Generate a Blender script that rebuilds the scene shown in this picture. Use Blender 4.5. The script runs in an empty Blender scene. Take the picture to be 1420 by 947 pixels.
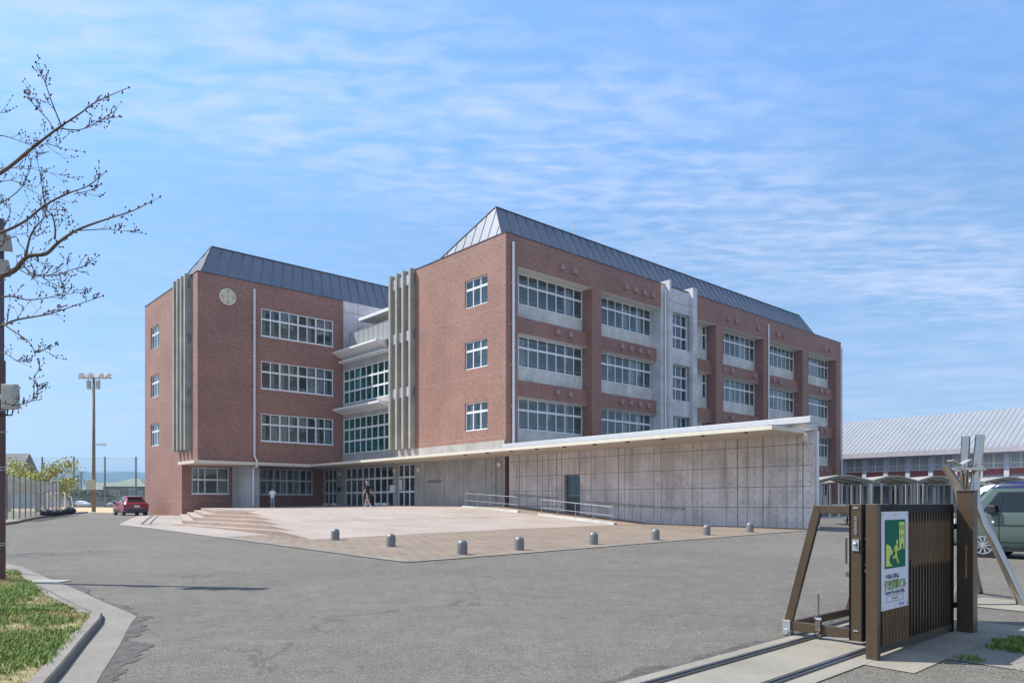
import bpy, bmesh, math, random
from mathutils import noise as mnoise
from mathutils import Vector, Matrix
R = math.radians
sc = bpy.context.scene
col = sc.collection
random.seed(7)

# ------------------------------------------------------------------ site frame
U = (.7445, .6677); V = (-.6677, .7445)          # along / across the school
C0 = (-.38, 45.2)                                # near corner of the right wing
ANG = math.atan2(U[1], U[0])
EYE = 1.5
GP = [(-400, -.1), (0, -.1), (7, 0), (18, .15), (31, .40), (45, .5), (60, .5), (2e4, .5)]
def g(y):
    for (a, b), (c, d) in zip(GP, GP[1:]):
        if y <= c:
            return b + (d - b) * (y - a) / (c - a)
    return .5
def wpt(a, b):
    return (C0[0] + U[0]*a + V[0]*b, C0[1] + U[1]*a + V[1]*b)
def loc_of(x, y):
    x -= C0[0]; y -= C0[1]
    return (x*U[0] + y*U[1], x*V[0] + y*V[1])
def at(px, py, Z):                                # a sight line at a given distance -> point
    return Vector(((px - 710)/1008*Z, Z, EYE + (697 - py)/1008*Z))

# ------------------------------------------------------------------ materials
MATS = {}
def new_mat(name):
    m = bpy.data.materials.new(name); m.use_nodes = True
    MATS[name] = m
    nt = m.node_tree
    return m, nt, nt.nodes['Principled BSDF']
def N(nt, t, **kw):
    n = nt.nodes.new(t)
    for k, v in kw.items():
        if k.startswith('i_'):
            n.inputs[k[2:].replace('_', ' ')].default_value = v
        else:
            setattr(n, k, v)
    return n
def L(nt, a, b): nt.links.new(a, b)
def c4(c): return (c[0], c[1], c[2], 1)
def ramp(nt, fac, p0, c0, p1, c1):
    r = N(nt, 'ShaderNodeValToRGB')
    r.color_ramp.elements[0].position = p0; r.color_ramp.elements[0].color = c4(c0)
    r.color_ramp.elements[1].position = p1; r.color_ramp.elements[1].color = c4(c1)
    L(nt, fac, r.inputs[0]); return r
def mixc(nt, fac, a, b, mode='MIX'):
    n = N(nt, 'ShaderNodeMix', data_type='RGBA', blend_type=mode)
    if isinstance(fac, (int, float)): n.inputs[0].default_value = fac
    else: L(nt, fac, n.inputs[0])
    for s, x in ((6, a), (7, b)):
        if isinstance(x, tuple): n.inputs[s].default_value = c4(x)
        else: L(nt, x, n.inputs[s])
    return n.outputs[2]
def math_n(nt, op, a, b=None):
    n = N(nt, 'ShaderNodeMath', operation=op)
    for i, x in enumerate((a, b)):
        if x is None: continue
        if isinstance(x, (int, float)): n.inputs[i].default_value = x
        else: L(nt, x, n.inputs[i])
    return n.outputs[0]
def noise(nt, vec, scale, detail=4, rough=.6, dist=0.):
    n = N(nt, 'ShaderNodeTexNoise')
    n.inputs['Scale'].default_value = scale; n.inputs['Detail'].default_value = detail
    n.inputs['Roughness'].default_value = rough; n.inputs['Distortion'].default_value = dist
    if vec is not None: L(nt, vec, n.inputs['Vector'])
    return n.outputs['Fac']
def coord(nt): return N(nt, 'ShaderNodeTexCoord').outputs['Object']
def scalev(nt, vec, s):
    m = N(nt, 'ShaderNodeMapping'); m.inputs['Scale'].default_value = s
    L(nt, vec, m.inputs['Vector']); return m.outputs[0]
def bump(nt, h, strength, dist, bs):
    b = N(nt, 'ShaderNodeBump'); b.inputs['Strength'].default_value = strength
    b.inputs['Distance'].default_value = dist
    L(nt, h, b.inputs['Height']); L(nt, b.outputs[0], bs.inputs['Normal'])

def mat(name, c, rough=.6, metal=0., var=.12, scale=3., spec=.5, fine=40., bmp=0.):
    """a plain surface with blotchy wear and a fine grain"""
    m, nt, bs = new_mat(name)
    tc = coord(nt)
    n1 = noise(nt, tc, scale, 5, .65); n2 = noise(nt, tc, fine, 2, .5)
    lo = tuple(x*(1-var) for x in c); hi = tuple(min(1, x*(1+var)) for x in c)
    r1 = ramp(nt, n1, .3, lo, .7, hi)
    r2 = ramp(nt, n2, .3, (1-var*.6,)*3, .7, (1+var*.3,)*3)
    L(nt, mixc(nt, 1., r1.outputs[0], r2.outputs[0], 'MULTIPLY'), bs.inputs['Base Color'])
    bs.inputs['Roughness'].default_value = rough; bs.inputs['Metallic'].default_value = metal
    bs.inputs['Specular IOR Level'].default_value = spec
    if bmp: bump(nt, n2, .5, bmp, bs)
    return m

def brick_mat(name, tint):
    m, nt, bs = new_mat(name)
    tc = coord(nt); s = N(nt, 'ShaderNodeSeparateXYZ'); L(nt, tc, s.inputs[0])
    xy = math_n(nt, 'ADD', s.outputs[0], s.outputs[1])
    cb = N(nt, 'ShaderNodeCombineXYZ'); L(nt, xy, cb.inputs[0]); L(nt, s.outputs[2], cb.inputs[1])
    br = N(nt, 'ShaderNodeTexBrick')
    L(nt, cb.outputs[0], br.inputs['Vector'])
    br.inputs['Scale'].default_value = 1; br.inputs['Brick Width'].default_value = .16
    br.inputs['Row Height'].default_value = .06; br.inputs['Mortar Size'].default_value = .005
    br.inputs['Bias'].default_value = .1
    br.inputs['Color1'].default_value = c4((.235*tint[0], .112*tint[1], .082*tint[2]))
    br.inputs['Color2'].default_value = c4((.335*tint[0], .182*tint[1], .140*tint[2]))
    br.inputs['Mortar'].default_value = c4((.27*tint[0], .18*tint[1], .145*tint[2]))
    n1 = noise(nt, tc, .35, 4, .6); n2 = noise(nt, cb.outputs[0], 9, 3, .75)
    r1 = ramp(nt, n1, .3, (.84, .83, .84), .7, (1.10, 1.09, 1.07))
    r2 = ramp(nt, n2, .32, (.78, .77, .79), .68, (1.2, 1.19, 1.17))
    cc = mixc(nt, 1., br.outputs['Color'], r1.outputs[0], 'MULTIPLY')
    cc = mixc(nt, 1., cc, r2.outputs[0], 'MULTIPLY')
    # sealant joint at each storey, vertical joints every few metres, faint lime runs
    mo = math_n(nt, 'FLOORED_MODULO' if False else 'MODULO', math_n(nt, 'ADD', s.outputs[2], 2.43), 4.05)
    ln = math_n(nt, 'LESS_THAN', mo, .035)
    vo = math_n(nt, 'MODULO', math_n(nt, 'ADD', xy, 203.1), 3.72)
    lv = math_n(nt, 'LESS_THAN', vo, .02)
    ln = math_n(nt, 'MAXIMUM', ln, math_n(nt, 'MULTIPLY', lv, .45))
    cc = mixc(nt, math_n(nt, 'MULTIPLY', ln, .55), cc, (.34, .27, .25))
    sv = scalev(nt, tc, (1.3, 1.3, .12))
    n3 = noise(nt, sv, 1.6, 5, .7)
    n4 = noise(nt, scalev(nt, tc, (2.6, 2.6, .10)), 1.3, 5, .75); r4 = ramp(nt, n4, .55, (1, 1, 1), .8, (.80, .80, .81)); cc = mixc(nt, 1., cc, r4.outputs[0], 'MULTIPLY')
    r3 = ramp(nt, n3, .60, (0, 0, 0), .82, (.42, .42, .42))
    cc = mixc(nt, r3.outputs[0], cc, (.36, .28, .26))
    L(nt, cc, bs.inputs['Base Color'])
    bs.inputs['Roughness'].default_value = .72
    bump(nt, br.outputs['Fac'], .3, .004, bs)
    return m

def concrete_mat(name, c, streak=.5):
    m, nt, bs = new_mat(name)
    tc = coord(nt)
    n1 = noise(nt, tc, .7, 6, .65, .4); n2 = noise(nt, tc, 22, 3, .6)
    n3 = noise(nt, scalev(nt, tc, (2.2, 2.2, .16)), 1.5, 5, .7)
    r1 = ramp(nt, n1, .28, tuple(x*.72 for x in c), .72, tuple(x*1.18 for x in c))
    r2 = ramp(nt, n2, .3, (.9, .9, .9), .7, (1.06, 1.06, 1.06))
    r3 = ramp(nt, n3, .5, (1, 1, 1), .8, (1-.4*streak, 1-.42*streak, 1-.46*streak))
    cc = mixc(nt, 1., r1.outputs[0], r2.outputs[0], 'MULTIPLY')
    cc = mixc(nt, 1., cc, r3.outputs[0], 'MULTIPLY')
    L(nt, cc, bs.inputs['Base Color']); bs.inputs['Roughness'].default_value = .82
    bump(nt, n2, .3, .004, bs)
    return m

def paver_mat(name, ca, cb_, mortar, w, h, size=.012):
    m, nt, bs = new_mat(name)
    tc = coord(nt)
    br = N(nt, 'ShaderNodeTexBrick'); L(nt, tc, br.inputs['Vector'])
    br.inputs['Scale'].default_value = 1; br.inputs['Brick Width'].default_value = w
    br.inputs['Row Height'].default_value = h; br.inputs['Mortar Size'].default_value = size
    br.inputs['Color1'].default_value = c4(ca); br.inputs['Color2'].default_value = c4(cb_)
    br.inputs['Mortar'].default_value = c4(mortar)
    n1 = noise(nt, tc, .5, 6, .65); n2 = noise(nt, tc, 18, 3, .6)
    r1 = ramp(nt, n1, .28, (.82, .81, .8), .72, (1.1, 1.1, 1.1))
    r2 = ramp(nt, n2, .3, (.86, .86, .86), .7, (1.08, 1.08, 1.08))
    cc = mixc(nt, 1., br.outputs['Color'], r1.outputs[0], 'MULTIPLY')
    cc = mixc(nt, 1., cc, r2.outputs[0], 'MULTIPLY')
    L(nt, cc, bs.inputs['Base Color']); bs.inputs['Roughness'].default_value = .8
    return m

def asphalt_mat():
    m, nt, bs = new_mat('asphalt')
    tc = coord(nt)
    n1 = noise(nt, tc, .16, 6, .62, .6); n2 = noise(nt, tc, 75, 2, .9); n3 = noise(nt, tc, 2.2, 5, .7)
    n4 = noise(nt, scalev(nt, tc, (.06, .5, 1)), 1.2, 4, .6)
    n5 = noise(nt, tc, 9, 4, .75)
    r1 = ramp(nt, n1, .3, (.140, .128, .110), .7, (.178, .164, .142))
    r2 = ramp(nt, n2, .34, (.25, .25, .25), .66, (1.75, 1.75, 1.75))
    r3 = ramp(nt, n3, .3, (.84, .84, .85), .7, (1.12, 1.12, 1.1))
    r4 = ramp(nt, n4, .35, (.96, .96, .96), .65, (1.03, 1.03, 1.03))
    r5 = ramp(nt, n5, .3, (.84, .84, .84), .7, (1.14, 1.14, 1.14))
    cc = r1.outputs[0]
    for r in (r2, r3, r4, r5): cc = mixc(nt, 1., cc, r.outputs[0], 'MULTIPLY')
    # fine cracks
    vo = N(nt, 'ShaderNodeTexVoronoi', feature='DISTANCE_TO_EDGE'); vo.inputs['Scale'].default_value = .16
    wv = N(nt, 'ShaderNodeVectorMath', operation='ADD')
    nv = N(nt, 'ShaderNodeTexNoise'); nv.inputs['Scale'].default_value = 1.3; nv.inputs['Detail'].default_value = 6
    L(nt, tc, nv.inputs['Vector'])
    sv = N(nt, 'ShaderNodeVectorMath', operation='SCALE'); sv.inputs['Scale'].default_value = 1.6
    L(nt, nv.outputs['Color'], sv.inputs[0]); L(nt, tc, wv.inputs[0]); L(nt, sv.outputs[0], wv.inputs[1])
    L(nt, wv.outputs[0], vo.inputs['Vector'])
    ck = math_n(nt, 'LESS_THAN', vo.outputs['Distance'], .0045)
    msk = math_n(nt, 'GREATER_THAN', n1, .49)
    cc = mixc(nt, math_n(nt, 'MULTIPLY', math_n(nt, 'MULTIPLY', ck, msk), .5), cc, (.06, .06, .06))
    L(nt, cc, bs.inputs['Base Color']); bs.inputs['Roughness'].default_value = .85
    bs.inputs['Specular IOR Level'].default_value = .3
    bump(nt, n2, .8, .012, bs)
    return m

def glass_mat(name, tint, refl):
    m, nt, bs = new_mat(name)
    nt.nodes.remove(bs)
    out = nt.nodes['Material Output']
    tr = N(nt, 'ShaderNodeBsdfTransparent'); tr.inputs[0].default_value = c4(tint)
    gl = N(nt, 'ShaderNodeBsdfGlossy'); gl.inputs['Roughness'].default_value = .015
    gl.inputs[0].default_value = (.93, .97, 1, 1)
    n1 = noise(nt, coord(nt), .55, 2, .5)
    b = N(nt, 'ShaderNodeBump'); b.inputs['Strength'].default_value = .03; b.inputs['Distance'].default_value = .02
    L(nt, n1, b.inputs['Height']); L(nt, b.outputs[0], gl.inputs['Normal'])
    fr = N(nt, 'ShaderNodeFresnel'); fr.inputs[0].default_value = 1.52
    f = math_n(nt, 'MULTIPLY', fr.outputs[0], refl)
    f = math_n(nt, 'MINIMUM', f, .9)
    mx = N(nt, 'ShaderNodeMixShader'); L(nt, f, mx.inputs[0]); L(nt, tr.outputs[0], mx.inputs[1]); L(nt, gl.outputs[0], mx.inputs[2])
    L(nt, mx.outputs[0], out.inputs['Surface'])
    return m

def mesh_net_mat(name, c, cell, wire):
    """diamond wire mesh: open holes between crossing wires"""
    m, nt, bs = new_mat(name)
    out = nt.nodes['Material Output']
    tc = coord(nt); s = N(nt, 'ShaderNodeSeparateXYZ'); L(nt, tc, s.inputs[0])
    h = s.outputs[0]
    p = math_n(nt, 'ADD', math_n(nt, 'ADD', h, s.outputs[2]), 500)
    q = math_n(nt, 'ADD', math_n(nt, 'SUBTRACT', h, s.outputs[2]), 500)
    a = math_n(nt, 'LESS_THAN', math_n(nt, 'MODULO', p, cell), wire)
    b = math_n(nt, 'LESS_THAN', math_n(nt, 'MODULO', q, cell), wire)
    f = math_n(nt, 'MAXIMUM', a, b)
    tr = N(nt, 'ShaderNodeBsdfTransparent')
    bs.inputs['Base Color'].default_value = c4(c); bs.inputs['Roughness'].default_value = .5
    mx = N(nt, 'ShaderNodeMixShader'); L(nt, f, mx.inputs[0]); L(nt, tr.outputs[0], mx.inputs[1]); L(nt, bs.outputs[0], mx.inputs[2])
    L(nt, mx.outputs[0], out.inputs['Surface'])
    return m

brick = brick_mat('brick_tile', (1, 1, 1))
conc = concrete_mat('fair_concrete', (.40, .39, .375), .8)
conc_pale = concrete_mat('pale_concrete', (.62, .62, .58), .5)
conc_fin = concrete_mat('fin_concrete', (.35, .34, .30), .6)
conc_white = concrete_mat('white_render', (.62, .62, .64), .4)
conc_kerb = concrete_mat('kerb_concrete', (.225, .208, .18), .3)
conc_strip = concrete_mat('strip_concrete', (.27, .25, .205), .3)
conc_annex = concrete_mat('formed_concrete', (.66, .61, .58), 1.25)
joint_m = mat('formwork_joint', (.27, .245, .20), .9, var=.3, scale=2)
tie_m = mat('tie_hole', (.22, .20, .20), .9)
soffit_m = mat('cream_soffit', (.60, .52, .42), .7, var=.06)
cream = mat('cream_paint', (.66, .61, .5), .55, var=.06)
white_p = mat('white_paint', (.74, .75, .76), .45, var=.05)
white_frame = mat('window_white', (.74, .76, .78), .35, var=.04)
roof_m = mat('roof_metal', (.165, .19, .24), .52, metal=.12, var=.1, scale=.6)
roof_seam = mat('roof_seam', (.045, .047, .052), .5, metal=.2)
flash_m = mat('dark_flashing', (.06, .06, .06), .5, metal=.3)
asph = asphalt_mat()
patch_m = mat('asphalt_patch', (.088, .084, .077), .95, var=.45, scale=9, fine=60, bmp=.01)
plaza_m = paver_mat('pink_paver', (.375, .312, .272), (.41, .345, .305), (.29, .24, .21), .3, .3, .008)
step_m = paver_mat('step_paver', (.40, .335, .29), (.425, .36, .315), (.25, .20, .17), .3, .15, .008)
riser_m = paver_mat('riser_tile', (.25, .155, .11), (.30, .19, .14), (.36, .29, .24), .1, .1, .01)
brickpave_m = paver_mat('brick_paving', (.185, .140, .102), (.235, .183, .136), (.27, .22, .175), .45, .45, .04)
darkpave_m = paver_mat('ramp_paving', (.30, .215, .17), (.35, .26, .20), (.2, .15, .12), .2, .1, .008)
palepave_m = paver_mat('pale_paving', (.335, .29, .26), (.37, .325, .29), (.26, .22, .195), .3, .3, .008)
grass_m = mat('dry_grass_soil', (.27, .23, .11), .95, var=.5, scale=2.2, fine=30)
soil_m = mat('verge_soil', (.25, .215, .14), .95, var=.3, scale=.8, fine=20)
sand_m = mat('sand', (.50, .38, .215), .95, var=.1, scale=.2, fine=8)
far_m = mat('far_ground', (.15, .16, .09), .95, var=.3, scale=.02, fine=.2)
stainless = mat('stainless_steel', (.46, .43, .385), .12, metal=1., var=.06, scale=6)
galv = mat('galvanised_steel', (.50, .52, .53), .42, metal=.75, var=.1)
rail_m = mat('brushed_steel', (.36, .37, .38), .4, metal=.6, var=.05)
bollard_m = mat('bollard_steel', (.20, .20, .195), .45, metal=.3, var=.12, scale=8)
brown_m = mat('bronze_aluminium', (.088, .061, .037), .36, metal=.2, var=.12, scale=5)
brown_d = mat('dark_bronze', (.009, .009, .010), .45, metal=.0, var=.2, scale=5, spec=.12)
black_m = mat('black_plastic', (.018, .018, .02), .45)
rubber_m = mat('tyre_rubber', (.022, .022, .022), .8)
steel_rail = mat('track_steel', (.16, .16, .165), .35, metal=.8)
curtain_m = mat('curtain_cloth', (.62, .62, .58), .9, var=.1, scale=4)
room_m = mat('room_plaster', (.78, .79, .76), .9, var=.15, scale=.8)
stuff_m = mat('classroom_clutter', (.5, .5, .52), .7, var=.5, scale=8)
glass = glass_mat('window_glass', (.66, .76, .80), 1.5)
glass_g = glass_mat('green_glass', (.33, .72, .68), .6)
glass_car = glass_mat('car_glass', (.16, .22, .21), 1.6)
vent_m = mat('vent_hood_paint', (.36, .21, .20), .5, var=.08)
lamp_m = mat('lamp_glass', (.72, .68, .56), .3, var=.04)
gold_m = mat('gold_leaf', (.62, .47, .16), .4, metal=.4)
emblem_m = mat('emblem_plate', (.76, .72, .58), .45, var=.05)
bark_m = mat('cherry_bark', (.125, .098, .088), .85, var=.4, scale=12)
bud_m = mat('bud_scale', (.075, .035, .035), .7)
pole_m = mat('brown_pole_paint', (.105, .05, .045), .45, var=.2, scale=3)
box_m = mat('box_grey', (.42, .44, .40), .5, var=.08)
wood_pole = mat('weathered_pole', (.20, .17, .14), .8, var=.3, scale=4)
netpole_m = mat('net_pole', (.115, .135, .155), .6)
chain_m = mesh_net_mat('chain_link', (.80, .82, .84), .09, .030)
net_m = mesh_net_mat('sports_net', (.22, .26, .28), .16, .009)

# ------------------------------------------------------------------ mesh builder
NOSPLIT = {'limb', 'emblem_character', 'room_interior', 'curtain', 'sill_clutter', 'standing_seam', 'crown', 'twig', 'bud', 'wall_joint', 'tower_joint', 'terrace_joint', 'emblem_ring', 'brick_wall', 'annex_wall', 'recess_wall', 'stair_tower', 'wall_lettering', 'maker_strip', 'face'}
class MB:
    def __init__(s): s.v = []; s.f = []; s.m = []
    def quad(s, *p, m=0):
        i = len(s.v); s.v += [tuple(q) for q in p]; s.f.append(tuple(range(i, i+len(p)))); s.m.append(m)
    def box(s, x0, x1, y0, y1, z0, z1, m=0, skip=''):
        i = len(s.v)
        s.v += [(x, y, z) for z in (z0, z1) for y in (y0, y1) for x in (x0, x1)]
        fs = {'b': (0, 2, 3, 1), 't': (4, 5, 7, 6), 'f': (0, 1, 5, 4), 'k': (2, 6, 7, 3), 'l': (0, 4, 6, 2), 'r': (1, 3, 7, 5)}
        for k, q in fs.items():
            if k in skip: continue
            s.f.append(tuple(i+j for j in q)); s.m.append(m)
    def bar(s, p, q, w, h, m=0, up=(0, 0, 1)):
        p = Vector(p); q = Vector(q); d = (q-p).normalized(); u = Vector(up)
        if abs(d.dot(u)) > .98: u = Vector((1, 0, 0))
        x = d.cross(u).normalized(); u = x.cross(d).normalized()
        i = len(s.v)
        for e in (p, q):
            for (a, b) in ((-1, -1), (1, -1), (1, 1), (-1, 1)):
                s.v.append(tuple(e + x*(a*w/2) + u*(b*h/2)))
        for q4 in ((3, 2, 1, 0), (4, 5, 6, 7), (0, 1, 5, 4), (1, 2, 6, 5), (2, 3, 7, 6), (3, 0, 4, 7)):
            s.f.append(tuple(i+j for j in q4)); s.m.append(m)
    def tube(s, pts, r, n=8, m=0, cap=True):
        pts = [Vector(p) for p in pts]; k = len(pts)
        rs = r if isinstance(r, (list, tuple)) else [r]*k
        base = len(s.v); prev = None
        for j, p in enumerate(pts):
            d = (pts[min(j+1, k-1)] - pts[max(j-1, 0)]).normalized()
            if prev is None:
                u = Vector((0, 0, 1)) if abs(d.z) < .9 else Vector((1, 0, 0))
                x = d.cross(u).normalized()
            else:
                x = (prev - d*prev.dot(d)).normalized()
            prev = x; y = d.cross(x)
            for t in range(n):
                a = 2*math.pi*t/n
                s.v.append(tuple(p + (x*math.cos(a) + y*math.sin(a))*rs[j]))
        for j in range(k-1):
            for t in range(n):
                a = base+j*n+t; b = base+j*n+(t+1) % n
                s.f.append((a, b, b+n, a+n)); s.m.append(m)
        if cap:
            s.f.append(tuple(base+t for t in reversed(range(n)))); s.m.append(m)
            s.f.append(tuple(base+(k-1)*n+t for t in range(n))); s.m.append(m)
    def lathe(s, prof, n=24, c=(0, 0, 0), m=0, axis='z'):
        base = len(s.v)
        for (r, z) in prof:
            for t in range(n):
                a = 2*math.pi*t/n
                if axis == 'z': p = (c[0]+r*math.cos(a), c[1]+r*math.sin(a), c[2]+z)
                elif axis == 'y': p = (c[0]+r*math.cos(a), c[1]+z, c[2]+r*math.sin(a))
                else: p = (c[0]+z, c[1]+r*math.cos(a), c[2]+r*math.sin(a))
                s.v.append(p)
        for j in range(len(prof)-1):
            for t in range(n):
                a = base+j*n+t; b = base+j*n+(t+1) % n
                s.f.append((a, b, b+n, a+n)); s.m.append(m)
        s.f.append(tuple(base+t for t in reversed(range(n)))); s.m.append(m)
        s.f.append(tuple(base+(len(prof)-1)*n+t for t in range(n))); s.m.append(m)
    def prism(s, poly, d0, d1, axis='y', m=0):
        """poly of (s, z) pushed along an axis"""
        n = len(poly); i = len(s.v)
        for d in (d0, d1):
            for (a, z) in poly:
                s.v.append((a, d, z) if axis == 'y' else (d, a, z) if axis == 'x' else (a, z, d))
        s.f.append(tuple(i+k for k in range(n))); s.m.append(m)
        s.f.append(tuple(i+n+k for k in reversed(range(n)))); s.m.append(m)
        for k in range(n):
            a, b = i+k, i+(k+1) % n
            s.f.append((b, a, a+n, b+n)); s.m.append(m)
    def blob(s, c, r, seed=0, sub=2, sq=(1, 1, 1), amp=.25, m=0):
        bm = bmesh.new(); bmesh.ops.create_icosphere(bm, subdivisions=sub, radius=1)
        rng = random.Random(seed); i = len(s.v)
        for v in bm.verts:
            k = r*(1+rng.uniform(-amp, amp))
            s.v.append((c[0]+v.co.x*k*sq[0], c[1]+v.co.y*k*sq[1], c[2]+v.co.z*k*sq[2]))
        for f in bm.faces:
            s.f.append(tuple(i+v.index for v in f.verts)); s.m.append(m)
        bm.free()
    def pieces(s):
        """far-apart pieces of this mesh (lists of face numbers)"""
        n = len(s.v); up = list(range(n))
        def fd(i):
            while up[i] != i: up[i] = up[up[i]]; i = up[i]
            return i
        for f in s.f:
            for i in f[1:]: up[fd(i)] = fd(f[0])
        isl = {}
        for k, f in enumerate(s.f): isl.setdefault(fd(f[0]), []).append(k)
        if not 1 < len(isl) <= 60: return [list(range(len(s.f)))]
        L_ = list(isl.values()); bx = []
        for fs in L_:
            P = [s.v[i] for k in fs for i in s.f[k]]
            lo = [min(p[c] for p in P) for c in range(3)]; hi = [max(p[c] for p in P) for c in range(3)]
            bx.append((lo, hi, max(h-l for h, l in zip(hi, lo))))
        q = list(range(len(L_)))
        def fq(i):
            while q[i] != i: i = q[i]
            return i
        for i in range(len(L_)):
            for j in range(i):
                gp = math.sqrt(sum(max(0, bx[i][0][c]-bx[j][1][c], bx[j][0][c]-bx[i][1][c])**2 for c in range(3)))
                if gp <= max(.02, .5*max(bx[i][2], bx[j][2])): q[fq(i)] = fq(j)
        out = {}
        for i, fs in enumerate(L_): out.setdefault(fq(i), []).extend(fs)
        return sorted(out.values(), key=len, reverse=True)
    def build(s, name, mats, parent=None, smooth=False, bevel=0, fix=True):
        if parent is not None and name not in NOSPLIT:
            ps = s.pieces()
            if len(ps) > 1:
                res = []
                for fs in ps:
                    mb = MB(); mp = {}
                    for k in fs:
                        f = s.f[k]
                        for i in f:
                            if i not in mp: mp[i] = len(mb.v); mb.v.append(s.v[i])
                        mb.f.append(tuple(mp[i] for i in f)); mb.m.append(s.m[k])
                    res.append(mb._build(name, mats, parent, smooth, bevel, fix))
                return res[0]
        return s._build(name, mats, parent, smooth, bevel, fix)
    def _build(s, name, mats, parent=None, smooth=False, bevel=0, fix=True):
        me = bpy.data.meshes.new(name); me.from_pydata(s.v, [], s.f)
        if not isinstance(mats, (list, tuple)): mats = [mats]
        for m in mats: me.materials.append(m)
        for p, k in zip(me.polygons, s.m): p.material_index = k
        if fix:
            bm = bmesh.new(); bm.from_mesh(me); bmesh.ops.recalc_face_normals(bm, faces=bm.faces); bm.to_mesh(me); bm.free()
        if smooth:
            for p in me.polygons: p.use_smooth = True
        me.update()
        o = bpy.data.objects.new(name, me); col.objects.link(o)
        if parent: o.parent = parent
        if bevel:
            md = o.modifiers.new('edge', 'BEVEL'); md.width = bevel; md.segments = 2; md.limit_method = 'ANGLE'; md.angle_limit = R(40)
        return o

def tag(o, label=None, cat=None, group=None, kind=None):
    if label: o['label'] = label
    if cat: o['category'] = cat
    if group: o['group'] = group
    if kind: o['kind'] = kind
    return o
def thing(name, label, cat, loc=(0, 0, 0), rz=0, group=None):
    o = bpy.data.objects.new(name, None); col.objects.link(o)
    o.empty_display_size = .3; o.location = loc; o.rotation_euler = (0, 0, rz)
    return tag(o, label, cat, group)
def copy_tree(o, parent=None):
    c = o.copy(); col.objects.link(c)
    if parent: c.parent = parent
    for ch in list(o.children): copy_tree(ch, c)
    return c
def smooth_by_angle(o, ang=35):
    for p in o.data.polygons: p.use_smooth = True
    try: o.data.set_sharp_from_angle(angle=R(ang))
    except Exception: pass
def text_mesh(name, body, size, m, parent, mtx, ext=.002, sx=1., bold=0.):
    cu = bpy.data.curves.new(name, 'FONT'); cu.body = body; cu.size = size; cu.extrude = ext; cu.offset = bold
    t = bpy.data.objects.new(name+'_tmp', cu); col.objects.link(t)
    dg = bpy.context.evaluated_depsgraph_get(); dg.update()
    me = bpy.data.meshes.new_from_object(t.evaluated_get(dg))
    bpy.data.objects.remove(t); bpy.data.curves.remove(cu)
    me.materials.clear(); me.materials.append(m)
    w = max((v.co.x for v in me.vertices), default=1)
    me.transform(mtx @ Matrix.Diagonal((sx, 1, 1, 1)))
    o = bpy.data.objects.new(name, me); col.objects.link(o); o.parent = parent
    return o

# ================================================================== SETTING
YL = sorted(set([-60, -30, -10, 0, 3, 5, 7, 9, 12, 15, 18, 22, 26, 31, 36, 40, 45, 52, 60, 72, 90, 120, 160, 260, 500, 1000, 2500, 6500]))
def sheet(name, mats, xl, xr, ys, dz, kind='structure'):
    b = MB()
    for y0, y1 in zip(ys, ys[1:]):
        b.quad((xl, y0, g(y0)+dz), (xr, y0, g(y0)+dz), (xr, y1, g(y1)+dz), (xl, y1, g(y1)+dz))
    return tag(b.build(name, mats), kind=kind)
sheet('ground', far_m, -6000, 6000, YL, -.03)
sheet('asphalt_yard', asph, -90, 90, [y for y in YL if y <= 72], 0.)
sheet('sand_field', sand_m, -150, -18, [70, 90, 120, 160], .02)

def local_grid(name, mats, fa0, fa1, b0, b1, nb, na, zf):
    """a paved area in the school's own directions, its edges functions of b"""
    m = MB()
    for i in range(nb):
        for j in range(na):
            q = []
            for (di, dj) in ((0, 0), (0, 1), (1, 1), (1, 0)):
                b = b0+(b1-b0)*(i+di)/nb
                a = fa0(b)+(fa1(b)-fa0(b))*(j+dj)/na
                q.append((a, b, zf(a, b)))
            m.quad(*q)
    o = m.build(name, mats, fix=False)
    o.location = (C0[0], C0[1], 0); o.rotation_euler = (0, 0, ANG)
    return tag(o, kind='structure')
gl_ = lambda a, b: g(wpt(a, b)[1])
fan = lambda b, s: max(0, (b-s)*.305)
local_grid('brick_paving', brickpave_m, lambda b: -20.3+fan(b, 5), lambda b: .3, -19.7, -8, 24, 40, lambda a, b: gl_(a, b)+.012)
local_grid('pale_paving', palepave_m, lambda b: -20.6+fan(b, 5), lambda b: -10+fan(b, 5), -8, 27, 60, 16, lambda a, b: gl_(a, b)+.012)
local_grid('paving_edge', conc_kerb, lambda b: -20.62+fan(b, 5), lambda b: -20.3, -19.9, -8, 24, 1, lambda a, b: gl_(a, b)+.018)
local_grid('paving_border', conc_kerb, lambda b: -20.62, lambda b: .3, -19.95, -19.7, 1, 40, lambda a, b: gl_(a, b)+.018)
local_grid('drain_grating', flash_m, lambda b: -19.62+fan(b, 5), lambda b: -19.5+fan(b, 5), 3.5, 25, 40, 1, lambda a, b: gl_(a, b)+.02)
local_grid('drain_channel', flash_m, lambda b: -19.22+fan(b, 5), lambda b: -19.14+fan(b, 5), 3.5, 25, 40, 1, lambda a, b: gl_(a, b)+.02)

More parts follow.
